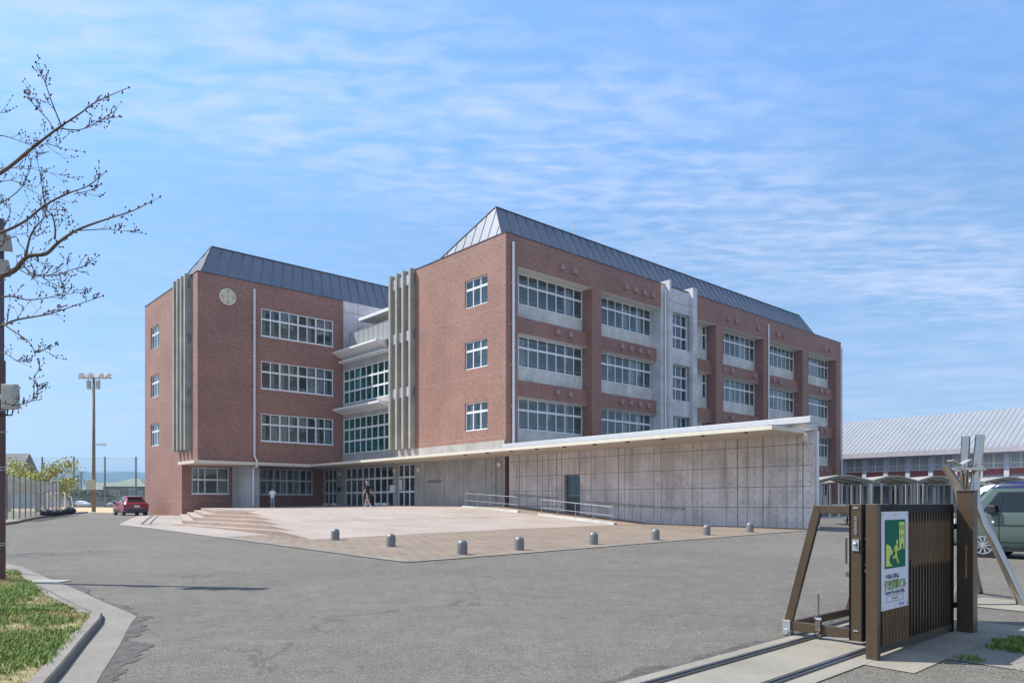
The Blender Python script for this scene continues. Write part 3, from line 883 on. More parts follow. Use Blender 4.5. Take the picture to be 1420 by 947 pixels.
an.quad((0, -19.59, -.1), (.35, -19.59, -.1), (.35, -19.59, 4.85), (0, -19.59, 4.85)); an.quad((.35, -19.59, -.1), (.35, -.3, -.1), (.35, -.3, 4.85), (.35, -19.59, 4.85))
an.quad((0, -19.59, 4.85), (.35, -19.59, 4.85), (.35, -.3, 4.85), (0, -.3, 4.85))
# formwork joints and tie holes: shallow, part of the wall
def bz(px):
    k = (px-710)/1008
    return (k*C0[1]-C0[0])/(V[0]-k*V[1])
jx = [720.3, 730, 745.6, 752.6, 760.4, 772, 779, 803.7, 811.5, 820, 838.6, 857.6, 866.5, 876.6, 907, 917, 961, 973.6, 1006.8, 1023, 1036.3, 1058, 1091, 1105.5, 1113.5]
JB = [bz(p) for p in jx]
jw = random.Random(5)
for p in JB:
    w = jw.choice((.025, .03, .05)); 
    if -6.3 < p < -4.9: an.box(-.006, -.002, p-w/2, p+w/2, dz1+.05, 4.5, 1)
    else: an.box(-.006, -.002, p-w/2, p+w/2, .2, 4.5, 1)
for z in (1.30, 2.2, 3.1, 4.0):
    for (b0, b1) in ((-19.55, -6.3), (-4.95, -.35)) if z < dz1 else ((-19.55, -.35),):
        an.box(-.004, -.001, b0, b1, z-.015, z+.015, 1)
gaps = sorted(JB+[-19.59, -.3])
for b0, b1 in zip(gaps, gaps[1:]):
    n = max(1, int((b1-b0)/.55))
    for i in range(n):
        bb = b0+(b1-b0)*(i+.5)/n
        for zb in (.4, 1.30, 2.2, 3.1):
            for dz in (.22, .68):
                if -6.35 < bb < -4.9 and zb+dz < dz1+.05: continue
                an.lathe([(.03, 0), (.03, -.004)], 8, (-.001, bb, zb+dz), m=2, axis='x')
an.build('annex_wall', [conc_annex, joint_m, tie_m], SCH, fix=False)
tm = MB(); tm.box(.22, .37, -19.66, -19.6, 0, 4.54); tm.build('wall_end_trim', white_p, SCH)
ar = MB(); ar.box(.36, 6, -12, -.3, 0, 4.8); ar.build('annex_room', conc_pale, SCH)
ad = MB()
ad.box(.18, .24, -6.25, -5.0, dz0, dz0+.08); ad.box(.18, .24, -6.25, -6.15, dz0+.08, dz1); ad.box(.18, .24, -5.1, -5.0, dz0+.08, dz1); ad.box(.18, .24, -6.15, -5.1, dz1-.1, dz1); ad.box(.18, .24, -6.15, -5.1, 1.85, 1.95); ad.box(.18, .24, -5.62, -5.54, 1.95, dz1-.1)
ado = ad.build('annex_door', mat('grey_door_frame', (.14, .17, .19), .4, metal=.4), SCH)
dp = MB(); dp.box(.2, .22, -6.15, -5.1, 1.95, dz1-.1); dp.build('pane', mat('blue_door_glass', (.05, .095, .13), .25, spec=.5), ado)
dp = MB(); dp.box(.2, .22, -6.15, -5.1, dz0+.08, 1.85); dp.build('door_panel', mat('dark_door_panel', (.03, .05, .06), .3), ado)
wh = MB()
for (b0, b1) in ((-.7, -4.6), (-6.6, -13.2)):
    z0 = slope(-1, b0)+.75 if b0 > BF else gl_(-1, b0)+.75; z1 = (slope(-1, b1) if b1 > BF else gl_(-1, b1))+.78
    wh.tube([(-.02, b0, z0), (-.12, b0, z0), (-.12, b1, z1), (-.02, b1, z1)], .022, 8)
    for t in range(1, 5):
        bb = b0+(b1-b0)*t/5; zz = z0+(z1-z0)*t/5; wh.bar((-.12, bb, zz), (-.0, bb, zz-.06), .025, .025)
wh.build('wall_handrail', rail_m, SCH)

# ================================================================== RAMP RAILINGS
def railing(b0, b1, label):
    t = thing('ramp_railing', label, 'railing', (C0[0], C0[1], 0), ANG, 'steel ramp railings')
    f = MB(); z0, z1 = slope(-3.1, b0), slope(-3.1, b1); hh = .84
    f.tube([(-3.05, b0+.0, z0+.42), (-3.05, b0, z0+hh), (-3.05, b1, z1+hh), (-3.05, b1, z1+.42)], .019, 8)
    f.tube([(-3.05, b0, z0+.42), (-3.05, b1, z1+.42)], .014, 8)
    f.build('rail', rail_m, t)
    for k in range(5):
        bb = b0+(b1-b0)*k/4; zz = z0+(z1-z0)*k/4
        p = MB(); p.tube([(-3.05, bb, zz-.1), (-3.05, bb, zz+hh-.02)], .018, 8); p.build('post', rail_m, t)
    c = MB()
    c.v += [(-3.15, b0+.2, z0-.2), (-2.93, b0+.2, z0-.2), (-2.93, b0+.2, z0+.1), (-3.15, b0+.2, z0+.1), (-3.15, b1-.15, z1-.2), (-2.93, b1-.15, z1-.2), (-2.93, b1-.15, z1+.1), (-3.15, b1-.15, z1+.1)]
    for fq in ((0, 1, 2, 3), (7, 6, 5, 4), (0, 4, 5, 1), (1, 5, 6, 2), (2, 6, 7, 3), (3, 7, 4, 0)): c.f.append(fq); c.m.append(0)
    c.build('kerb_base', conc_pale, t)
railing(.2, -4.39, 'steel tube ramp railing nearer the brick wing, farther from the gate')
railing(-6.32, -11.2, 'steel tube ramp railing in front of the concrete wall door, nearer the gate')

# ================================================================== BOLLARDS
BL = [(-5.82, 23.95), (-3.54, 21.27), (-1.28, 18.71), (.2, 20.02), (2.48, 22.09), (4.73, 23.95), (7.11, 26.55), (9.27, 28.31)]
BN = ['leftmost dome topped grey bollard, by the foot of the plaza steps', 'second dome topped grey bollard from the left along the paving edge', 'dome topped grey bollard standing at the corner of the brick paving, nearest the camera', 'dome topped grey bollard just right of the paving corner', 'fifth dome topped grey bollard from the left, below the end of the ramp railing', 'sixth dome topped grey bollard from the left, before the middle of the concrete wall', 'second bollard from the right, before the right half of the concrete wall', 'rightmost and farthest dome topped grey bollard, near the end of the concrete wall']
q = MB(); q.lathe([(.135, -.05), (.135, .25), (.128, .30), (.105, .34), (.07, .365), (.03, .378), (.004, .38)], 28)
b0_ = q.build('bollard', bollard_m, smooth=True); smooth_by_angle(b0_, 50)
for i, ((x, y), lab) in enumerate(zip(BL, BN)):
    o = b0_ if i == 0 else b0_.copy()
    if i: col.objects.link(o)
    o.location = (x, y, g(y)+.012); tag(o, lab, 'bollard', 'grey dome bollards along the paving edge')

# ================================================================== GATE (near right)
GO = (3.45, 6.94)
def gat(a, b): return (GO[0]+U[0]*a+V[0]*b, GO[1]+U[1]*a+V[1]*b)
def gsheet(name, mt, a0, a1, b0, b1, dz, na=12, nb=6):
    m = MB()
    for i in range(na):
        for j in range(nb):
            q = []
            for di, dj in ((0, 0), (1, 0), (1, 1), (0, 1)):
                x, y = gat(a0+(a1-a0)*(i+di)/na, b0+(b1-b0)*(j+dj)/nb); q.append((x, y, g(y)+dz))
            m.quad(*q)
    return tag(m.build(name, mt, fix=False), kind='structure')
gsheet('concrete_strip', conc_strip, -6, 2.35, -.03, 1.08, .010)
gsheet('concrete_apron', conc_strip, -.28, 2.36, -.46, -.03, .008)
gsheet('concrete_apron', conc_kerb, .55, 7, -3.2, -.46, .007, 20, 8)
gsheet('concrete_band', conc_strip, 2.36, 3.1, -5, .75, .010)
gsheet('concrete_band', conc_strip, 4.4, 5.5, -5, .6, .010)
rag = random.Random(9); m = MB()
pa = [-6+8.3*i/500 for i in range(501)]
e = [1.10+max(.01, .09+.20*mnoise.fractal(Vector((p*1.2, 0, 7)), 1., 2., 5)+.04*mnoise.noise(Vector((p*15, 0, 2)))) for p in pa]
for i in range(500):
    q = []
    for a, b in ((pa[i], 1.08), (pa[i+1], 1.08), (pa[i+1], e[i+1]), (pa[i], e[i])):
        x, y = gat(a, b); q.append((x, y, g(y)+.006))
    m.quad(*q)
tag(m.build('asphalt_seam', patch_m, fix=False), kind='structure')
for (b, lab) in ((.2, 'steel gate track set in the concrete strip, nearest the sign fence'), (.87, 'steel gate track set in the concrete strip, farther from the sign fence')):
    m = MB()
    m.box(-6, 2.3, b-.045, b-.02, -.02, .018, 1); m.box(-6, 2.3, b+.02, b+.045, -.02, .018, 1); m.box(-6, 2.3, b-.012, b+.012, -.02, .026, 0); m.box(-6, 2.3, b-.02, b+.02, -.02, .011, 2)
    o = m.build('gate_track', [steel_rail, steel_rail, brown_d]); o.location = (GO[0], GO[1], .0); o.rotation_euler = (R(0), 0, ANG)
    o.location.z = 0.002
    # follow the slight fall of the ground
    for v in o.data.vertices:
        x, y = gat(v.co.x, v.co.y); v.co.z += g(y)+.008
    tag(o, lab, 'gate track', 'gate tracks in the concrete strip')

gf = thing('gate_fence', 'bronze aluminium slatted gate pocket fence with a tall square end post', 'fence', (GO[0], GO[1], 0), ANG)
m = MB(); m.box(-.04, .03, -.055, .055, -.05, 1.49); m.build('front_post', brown_m, gf, bevel=.004)
m = MB(); m.box(.03, .075, -.03, .05, -.05, 1.485); m.build('stile', brown_d, gf, bevel=.003)
m = MB(); m.box(.075, 2.10, -.03, .03, 1.395, 1.485); m.build('top_rail', brown_d, gf, bevel=.004)
m = MB(); m.box(.075, 2.10, -.03, .03, .05, .12); m.build('bottom_rail', brown_m, gf, bevel=.004)
m = MB(); m.box(2.10, 2.16, -.035, .05, -.02, 1.485); m.build('stile', brown_d, gf, bevel=.003)
m = MB()
for i in range(24):
    a = .115+i*.0822
    m.box(a, a+.024, -.038, .036, .12, 1.395, skip='tb')
m.build('slat_panel', mat('slat_bronze', (.068, .048, .030), .35, metal=.2, var=.2, scale=4), gf)
m = MB(); m.box(2.19, 2.35, -.22, -.05, -.1, 1.63); bpst = m.build('end_post', brown_m, gf, bevel=.006)
m = MB(); m.box(2.18, 2.36, -.23, -.04, 1.63, 1.645); m.build('post_cap', brown_m, gf, bevel=.004)
m = MB(); m.box(2.352, 2.38, -.17, -.11, .62, .70); m.lathe([(.02, 0), (.02, .05)], 10, (2.38, -.14, .66), axis='x'); m.build('latch_keeper', stainless, gf)
m = MB(); m.box(2.1, 2.2, -.06, -.03, .3, .36); m.box(2.1, 2.2, -.06, -.03, 1.2, 1.26); m.build('bracket', brown_d, gf)

lf = thing('sliding_gate', 'bronze sliding gate leaf with slanted brace frames, drawn back behind the slatted fence', 'gate', (GO[0], GO[1], 0), ANG)
m = MB(); m.box(.53, .59, .33, .44, .06, 1.485); m.build('end_stile', brown_m, lf, bevel=.004)
m = MB(); m.box(.525, .60, .315, .33, .06, 1.485); m.box(.525, .60, .44, .455, .06, 1.485); m.build('stile_edge', brown_d, lf)
m = MB(); m.box(.6, 2.9, .35, .42, 1.37, 1.475); m.build('top_rail', brown_d, lf, bevel=.004)
m = MB(); m.box(.6, 2.9, .35, .42, .08, .24); m.build('bottom_rail', brown_d, lf, bevel=.004)
m = MB()
for i in range(27):
    a = .66+i*.083; m.box(a, a+.024, .345, .425, .24, 1.37, skip='tb')
m.build('slat_panel', brown_m, lf)
hm = MB()
for b in (.27, .50):
    s_ = -1 if b < .38 else 1
    hm.tube([(.56, .385+s_*.06, 1.13), (.56, b, 1.13), (.56, b, .86), (.56, .385+s_*.06, .86)], .013, 8)
hm.build('pull_handle', mat('handle_bronze', (.24, .17, .12), .3, metal=.6), lf)
hm = MB(); hm.box(.515, .529, .35, .42, 1.0, 1.12); hm.lathe([(.02, 0), (.02, -.02), (.012, -.025)], 14, (.515, .385, 1.07), axis='x'); hm.build('lock_plate', galv, lf)
hm = MB()
for k in range(9): hm.box(.522, .529, .375-.004*(k % 2), .395+.004*(k % 3), 1.17+k*.022, 1.18+k*.022)
hm.build('maker_strip', galv, lf)
for z in (1.44, .16):
    hm = MB(); hm.box(.522, .529, .36, .41, z, z+.015); hm.build('edge_plate', galv, lf)
hm = MB(); hm.lathe([(.022, 0), (.03, .03), (.015, .06)], 12, (.56, .27, 1.22)); hm.lathe([(.02, 0), (.028, .03), (.015, .05)], 12, (.56, .5, 1.3)); hm.box(.55, .58, .455, .50, .72, .77); hm.box(.55, .57, .27, .31, .78, .81); hm.build('catch', stainless, lf)
for a in (.56, 2.15):
    bm_ = MB(); bm_.bar((a, .45, 1.43), (a, .80, 1.43), .05, .085); bm_.bar((a, .795, 1.47), (a, 1.145, .14), .05, .09, up=(0, 1, 0)); bm_.bar((a, .45, .13), (a, 1.10, .13), .05, .10)
    bm_.build('brace_frame', brown_m, lf, bevel=.004)
bm_ = MB(); bm_.bar((.585, 1.12, .13), (2.125, 1.12, .13), .05, .09); bm_.build('floor_beam', brown_m, lf, bevel=.004)
bm_ = MB(); bm_.box(.515, .605, 1.10, 1.19, .02, .19); bm_.lathe([(.035, 0), (.035, .03)], 14, (.5, 1.15, .06), axis='x'); bm_.build('wheel_bracket', galv, lf, bevel=.003)
bm_ = MB(); bm_.lathe([(.05, -.02), (.05, .02)], 20, (.9, .87, .075), axis='y'); bm_.lathe([(.05, -.02), (.05, .02)], 20, (1.9, .87, .075), axis='y'); bm_.build('wheel', steel_rail, lf)
bm_ = MB(); bm_.tube([(.52, .78, .02), (.52, .78, .52)], .009, 8); bm_.box(.50, .54, .75, .81, .12, .22); bm_.box(.505, .535, .765, .795, .02, .10); bm_.tube([(.52, .74, .25), (.52, .82, .25)], .016, 8)
bm_.build('drop_bolt', stainless, lf)

# evacuation sign hung on the fence
sg = thing('evacuation_sign', 'white tsunami evacuation sign with green running figure pictogram on the slatted fence', 'sign', (GO[0], GO[1], 0), ANG)
sgw = mat('sign_white', (.70, .70, .76), .6, var=.04, spec=.2)
sgg = mat('sign_green', (.002, .14, .075), .6, var=.06, spec=.15)
sgy = mat('sign_yellow', (.58, .68, .12), .4, var=.05)
SB = -.045
m = MB(); m.box(.064, .735, SB-.004, SB, .463, 1.415); m.build('board', sgw, sg)
m = MB(); m.box(.14, .655, SB-.0065, SB-.0045, .862, 1.335); m.build('green_panel', sgg, sg)
y0, y1 = SB-.009, SB-.007
m = MB()
m.box(.49, .625, y0, y1, 1.28, 1.31); m.box(.49, .625, y0, y1, 1.19, 1.235); m.box(.49, .625, y0, y1, 1.095, 1.15)
for (z0, z1) in ((1.235, 1.28), (1.15, 1.19)):
    for (a, b) in ((.49, .515), (.54, .575), (.60, .625)): m.box(a, b, y0, y1, z0, z1)
m.box(.49, .55, y0, y1, 1.04, 1.095); m.box(.59, .625, y0, y1, 1.04, 1.095)
m.build('building_symbol', sgy, sg)
m = MB()
wave = [(.165, .885), (.165, 1.09)]+[(.165+.16*math.sin(R(t)), 1.0+.10*math.cos(R(t))) for t in range(0, 100, 12)]+[(.335, .985), (.30, 1.0), (.265, .99), (.245, .965), (.245, .935), (.265, .905), (.33, .885)]
m.prism(wave, y0, y1, 'y'); m.build('wave_symbol', sgy, sg)
m = MB()
m.lathe([(.023, 0), (.023, .002)], 20, (.435, y0, 1.115), axis='y')
m.prism([(.395, 1.085), (.44, 1.09), (.45, 1.07), (.425, 1.0), (.39, 1.005), (.395, 1.05)], y0, y1, 'y')
m.prism([(.445, 1.075), (.465, 1.045), (.51, 1.05), (.51, 1.035), (.455, 1.025), (.435, 1.05)], y0, y1, 'y')
m.prism([(.40, 1.085), (.36, 1.06), (.355, 1.02), (.37, 1.02), (.378, 1.05), (.405, 1.06)], y0, y1, 'y')
m.prism([(.40, 1.005), (.425, 1.0), (.45, .955), (.48, .91), (.455, .90), (.42, .95)], y0, y1, 'y')
m.prism([(.392, 1.003), (.415, .985), (.39, .955), (.33, .955), (.33, .975), (.375, .978)], y0, y1, 'y')
m.build('running_figure_symbol', sgy, sg)
mx = lambda a, z, dy=-.0065: Matrix.Translation((a, SB+dy, z)) @ Matrix.Rotation(R(90), 4, 'X')
ink = mat('sign_ink', (.02, .035, .03), .5); dkg = mat('sign_dark_green', (.03, .12, .03), .5)
text_mesh('ruby_text', 'つなみ ひなん', .055, ink, sg, mx(.15, .765), .0008, 1., .0015)
text_mesh('title_outline', '津波避難ビル', .098, dkg, sg, mx(.135, .665), .0006, .92, .0032)
text_mesh('title_text', '津波避難ビル', .098, mat('sign_lime', (.42, .62, .10), .5), sg, mx(.135, .665, -.0085), .0006, .92, -.0012)
text_mesh('english_text', 'Tsunami Evacuation Bldg.', .056, mat('english_ink', (.06, .06, .07), .6), sg, mx(.135, .612), .0005, .88)
m = MB(); m.box(.19, .60, SB-.006, SB-.0045, .594, .598); m.box(.19, .60, SB-.006, SB-.0045, .535, .539); m.box(.19, .194, SB-.006, SB-.0045, .539, .594); m.box(.596, .60, SB-.006, SB-.0045, .539, .594)
m.build('name_box', ink, sg); m = MB()
for k in range(4): m.box(.318+k*.04, .345+k*.04, SB-.0055, SB-.0045, .555+.002*(k % 2), .577)
m.build('name_lettering', mat('faded_ink', (.22, .22, .25), .6), sg)
m = MB(); m.prism([(.50, .505), (.52, .515), (.53, .495), (.515, .478)], SB-.006, SB-.0045, 'y'); m.build('city_mark', mat('sign_blue', (.01, .02, .4), .5), sg)
m = MB()
m.box(.55, .632, SB-.0055, SB-.0045, .486, .504)
m.build('city_lettering', MATS['faded_ink'], sg)
m = MB()
for (a, z) in ((.09, 1.385), (.40, 1.385), (.71, 1.385), (.09, .49), (.40, .49), (.71, .49)): m.lathe([(.012, 0), (.010, -.006)], 12, (a, SB-.004, z), axis='y')
m.build('sign_bolt', galv, sg)

# ================================================================== STAINLESS TRIPOD
tz = g(10.6)
tp = thing('steel_tripod', 'tall bent stainless steel pipes clamped into a tripod beside the gate post', 'sculpture', (6.9, 10.7, tz))
def rel(pts): return [tuple(Vector(p)-Vector((6.9, 10.7, tz))) for p in pts]
def spl(pts, n=5):
    P = [Vector(p) for p in pts]; out = []
    for i in range(len(P)-1):
        p0 = P[max(i-1, 0)]; p1 = P[i]; p2 = P[i+1]; p3 = P[min(i+2, len(P)-1)]
        for t in range(n):
            u = t/n; out.append(.5*((2*p1)+(-p0+p2)*u+(2*p0-5*p1+4*p2-p3)*u*u+(-p0+3*p1-3*p2+p3)*u**3))
    return out+[P[-1]]
LEGB = [at(1417.5, 838, 10.3), at(1393, 783, 10.4), at(1376, 747, 10.5), at(1362.5, 721, 10.6), at(1354, 697, 10.65), at(1352.6, 668, 10.7), at(1354.5, 648, 10.7), at(1359.3, 603, 10.7)]
LEGA = [at(1358, 821, 11.55), at(1352, 795, 11.4), at(1347.5, 765, 11.2), at(1342, 725, 11.0), at(1337.5, 690, 10.9), at(1336.8, 660, 10.8), at(1338, 640, 10.8), at(1339.5, 605, 10.8)]
LEGC = [at(1322, 838, 10.4), at(1334, 790, 10.4), at(1336, 730, 10.5), at(1330, 682, 10.6), at(1321, 662, 10.65), at(1310.5, 646, 10.7)]
for i, (pl, r) in enumerate(((LEGB, .062), (LEGA, .060), (LEGC, .058))):
    m = MB(); m.tube(spl(rel(pl)), r, 20); o = m.build('pipe_leg', stainless if i < 2 else mat('dull_bronze_pipe', (.33, .27, .21), .35, metal=.7), tp); smooth_by_angle(o, 50)
c = Vector(at(1338, 651, 10.72))-Vector((6.9, 10.7, tz))
m = MB(); m.lathe([(.27, -.02), (.27, .02)], 32, tuple(c)); m.build('clamp_plate', stainless, tp, bevel=.004)
kc = Vector(at(1355, 648, 10.72))-Vector((6.9, 10.7, tz)); m = MB(); m.tube([tuple(kc-Vector((0, 0, .05))), tuple(kc+Vector((0, 0, .03)))], .085, 20); m.build('clamp_collar', stainless, tp)
cc = Vector(at(1330, 645, 10.5))-Vector((6.9, 10.7, tz))
m = MB(); m.tube([tuple(cc+Vector((0, 0, -.08))), tuple(cc)], .03, 12)
m.bar(tuple(cc), tuple(cc+Vector((-.13, 0, .07))), .16, .012); m.bar(tuple(cc), tuple(cc+Vector((.14, 0, .08))), .16, .012)
m.build('winged_plate', mat('dull_plate', (.5, .45, .40), .35, metal=.5), tp)

# ================================================================== VEHICLES
def ring(z, xf, xr, w, rf, rr, n=5):
    out = []
    for (cx, cy, r, a0) in ((xf+rf, -w+rf, rf, 180), (xr-rr, -w+rr, rr, 270), (xr-rr, w-rr, rr, 0), (xf+rf, w-rf, rf, 90)):
        for i in range(n+1):
            a = R(a0+90*i/n); out.append((cx+r*math.cos(a), cy+r*math.sin(a), z))
    return out
def vehicle(name, label, loc, rz, lv, paint, roof_paint, wheels, wr, tw, glasses, extra, group=None, spokes=10, arch=True):
    """body skinned from plan sections lv: (z, front x, rear x, half width, front r, rear r)"""
    t = thing(name, label, 'car' if 'van' not in name else 'van', loc, rz, group)
    m = MB(); rs = [ring(*l) for l in lv]; n = len(rs[0])
    for r in rs: m.v += r
    for j in range(len(rs)-1):
        for i in range(n):
            a, b = j*n+i, j*n+(i+1) % n
            m.f.append((a, b, b+n, a+n)); m.m.append(1 if lv[j][0] >= roof_paint[0] else 0)
    m.f.append(tuple(reversed(range(n)))); m.m.append(0)
    m.f.append(tuple((len(rs)-1)*n+i for i in range(n))); m.m.append(1)
    o = m.build('body', [paint, roof_paint[1]], t); smooth_by_angle(o, 42)
    def prof(z):
        for p, q in zip(lv, lv[1:]):
            if p[0] <= z <= q[0]:
                u = (z-p[0])/(q[0]-p[0]); return [p[i]+(q[i]-p[i])*u for i in range(6)]
        return lv[-1]
    def patch(kind, nm, mt, zs, xs=None, yf=.86, off=.012, sides=(-1, 1)):
        for s in (sides if kind == 'side' else (1,)):
            q = MB(); rows = []
            for k, z in enumerate(zs):
                P = prof(z)
                if kind == 'side':
                    x0 = xs[0][0]+(xs[1][0]-xs[0][0])*k/(len(zs)-1); x1 = xs[0][1]+(xs[1][1]-xs[0][1])*k/(len(zs)-1)
                    rows.append([(x0, s*(P[3]+off), z), (x1, s*(P[3]+off), z)])
                else:
                    x = P[1]-off if kind == 'front' else P[2]+off
                    rows.append([(x, -P[3]*yf, z), (x, P[3]*yf, z)])
            for r0, r1 in zip(rows, rows[1:]): q.quad(r0[0], r0[1], r1[1], r1[0])
            q.build(nm, mt, t, fix=False)
    for a in glasses: patch(*a)
    for x in wheels:
        for s in (-1, 1):
            if arch:
                w0 = prof(wr)[3]; q = MB(); q.lathe([(wr+.075, s*.0), (wr+.07, s*.014)], 30, (x, s*w0, wr), axis='y'); q.build('wheel_arch', black_m, t)
            w0 = prof(wr)[3]
            wo = MB(); y = s*(w0+.02)
            wo.lathe([(wr-.09, 0), (wr-.02, -s*.0), (wr, -s*.03), (wr, -s*tw), (wr-.1, -s*tw)], 30, (x, y, wr), axis='y')
            w_ = wo.build('wheel', rubber_m, t); smooth_by_angle(w_, 40)
            rm = MB(); rr_ = wr-.07
            for k in range(30):
                a0, a1 = 2*math.pi*k/30, 2*math.pi*(k+1)/30
                rm.prism([(x+r*math.cos(a), wr+r*math.sin(a)) for r, a in ((rr_-.025, a0), (rr_, a0), (rr_, a1), (rr_-.025, a1))], y-s*.01, y+s*.012, 'y')
            for k in range(spokes):
                a = 2*math.pi*k/spokes
                rm.bar((x+.03*math.cos(a), y+s*.004, wr+.03*math.sin(a)), (x+(rr_-.01)*math.cos(a), y+s*.008, wr+(rr_-.01)*math.sin(a)), .026, .02, up=(0, 1, 0))
            rm.lathe([(.05, 0), (.04, s*.02)], 16, (x, y, wr), axis='y')
            rm.build('rim', galv, w_)
    extra(t, prof)
    return t
paint_g = mat('grey_green_paint', (.078, .112, .098), .22, var=.03, spec=.6)
paint_n = mat('navy_paint', (.012, .018, .07), .15, var=.03, spec=.7)
paint_w = mat('white_car_paint', (.72, .73, .75), .22, var=.02)
paint_r = mat('deep_red_paint', (.22, .012, .028), .18, var=.03, spec=.7)
paint_s = mat('silver_paint', (.45, .47, .50), .25, metal=.5, var=.03)
lens_r = mat('red_lens', (.42, .02, .03), .15); lens_c = mat('clear_lens', (.7, .7, .68), .1)
plate_m = mat('plate_white', (.8, .8, .78), .4)
VAN = [(.22, .06, 3.34, .66, .18, .12), (.34, .0, 3.39, .735, .2, .12), (.62, .0, 3.4, .74, .12, .08), (.95, .04, 3.39, .735, .12, .08), (1.06, .16, 3.38, .73, .12, .08), (1.10, .30, 3.38, .725, .12, .08), (1.68, .78, 3.36, .675, .12, .08), (1.78, .90, 3.34, .655, .12, .1), (1.84, 1.05, 3.30, .61, .14, .12), (1.87, 1.4, 3.2, .50, .2, .2)]
def van_extra(t, prof):
    for s in (-1, 1):
        q = MB()
        for x in (1.02, 2.15): q.bar((x, s*.742, .36), (x, s*.742, 1.04), .012, .012)
        q.bar((.9, s*.744, .80), (3.2, s*.744, .80), .008, .03, up=(0, 1, 0)); q.bar((1.02, s*.742, .38), (3.0, s*.742, .38), .01, .02)
        q.build('door_seam', black_m, t)
        q = MB(); q.box(.80, .98, s*.82-.06, s*.82+.06, 1.06, 1.28); q.build('mirror', black_m, t, bevel=.03)
        q = MB(); q.box(2.0, 2.16, s*.752-.012, s*.752+.012, .96, 1.0); q.build('door_handle', paint_g, t)
        q = MB(); q.lathe([(.03, 0), (.02, s*.012)], 12, (.90, s*.742, .86), axis='y'); q.build('side_marker', lens_c, t)
        q = MB(); q.box(.0, .16, s*.56-.13, s*.56+.13, .70, .92); q.build('headlight', lens_c, t, bevel=.03)
        q = MB(); q.bar((1.02, s*.735, 1.12), (1.10, s*.70, 1.58), .03, .04); q.build('pillar', black_m, t)
    q = MB(); q.box(-.02, .03, -.6, .6, .24, .44); q.build('front_bumper', black_m, t, bevel=.02)
    q = MB(); q.box(.3, 3.1, -.72, .72, .16, .22); q.build('underbody', black_m, t)
    q = MB(); q.tube([(.55, .4, 1.3), (.55, -.2, 1.3)], .012, 6); q.lathe([(.17, 0), (.17, .02)], 20, (1.15, .3, 1.1), axis='x'); q.build('steering_wheel', black_m, t)
vx, vy = 11.7, 18.92
vehicle('parked_van', 'grey green small van with a navy roof parked behind the steel tripod', (vx, vy, g(vy)), R(-48), VAN, paint_g, (1.66, paint_n), (.68, 2.72), .295, .16,
    [('side', 'side_window', glass_car, [1.12, 1.35, 1.60], ((.66, 2.08), (1.0, 2.08))), ('side', 'side_window', glass_car, [1.12, 1.35, 1.60], ((2.22, 3.2), (2.22, 3.16))), ('front', 'windscreen', glass_car, [1.14, 1.4, 1.64], None, .84), ('rear', 'rear_window', glass_car, [1.1, 1.55], None, .8)], van_extra)
KEI = [(.2, .06, 3.34, .66, .15, .12), (.35, 0, 3.39, .735, .18, .12), (.9, .02, 3.39, .735, .18, .12), (1.12, .12, 3.37, .72, .2, .12), (1.65, .55, 3.33, .66, .2, .12), (1.78, .75, 3.25, .6, .22, .2), (1.82, 1.0, 3.1, .5, .25, .25)]
def kei_extra(t, prof):
    q = MB(); q.bar((1.05, -.742, .3), (1.05, -.742, 1.1), .012, .012); q.bar((2.1, -.742, .3), (2.1, -.742, 1.1), .012, .012); q.build('door_seam', black_m, t)
    q = MB(); q.box(.8, .95, -.85, -.74, 1.05, 1.22); q.build('mirror', paint_w, t, bevel=.02)
    q = MB(); q.tube([(1.7, .2, 1.8), (2.0, .2, 2.6)], .01, 6); q.build('aerial', black_m, t)
wx, wy = 15.25, 24.6
vehicle('parked_van', 'white boxy van mostly hidden between the gate post and the grey green van', (wx, wy, g(wy)), R(-48), KEI, paint_w, (2, paint_w), (.6, 2.8), .28, .16,
    [('side', 'side_window', glass_car, [1.16, 1.4, 1.6], ((.5, 1.7), (.8, 1.7))), ('side', 'side_window', glass_car, [1.16, 1.4, 1.6], ((1.8, 3.2), (1.8, 3.15))), ('front', 'windscreen', glass_car, [1.16, 1.6], None, .84), ('rear', 'rear_window', glass_car, [1.1, 1.6], None, .8)], kei_extra)
CHR = [(.2, .2, 4.2, .70, .25, .2), (.32, .02, 4.34, .86, .35, .25), (.6, 0, 4.36, .895, .4, .28), (.86, .06, 4.30, .90, .45, .3), (.96, .5, 4.22, .87, .45, .3), (1.06, 1.0, 4.08, .80, .4, .3), (1.3, 1.5, 3.85, .70, .35, .3), (1.48, 1.95, 3.45, .60, .3, .3), (1.54, 2.2, 3.2, .48, .3, .3)]
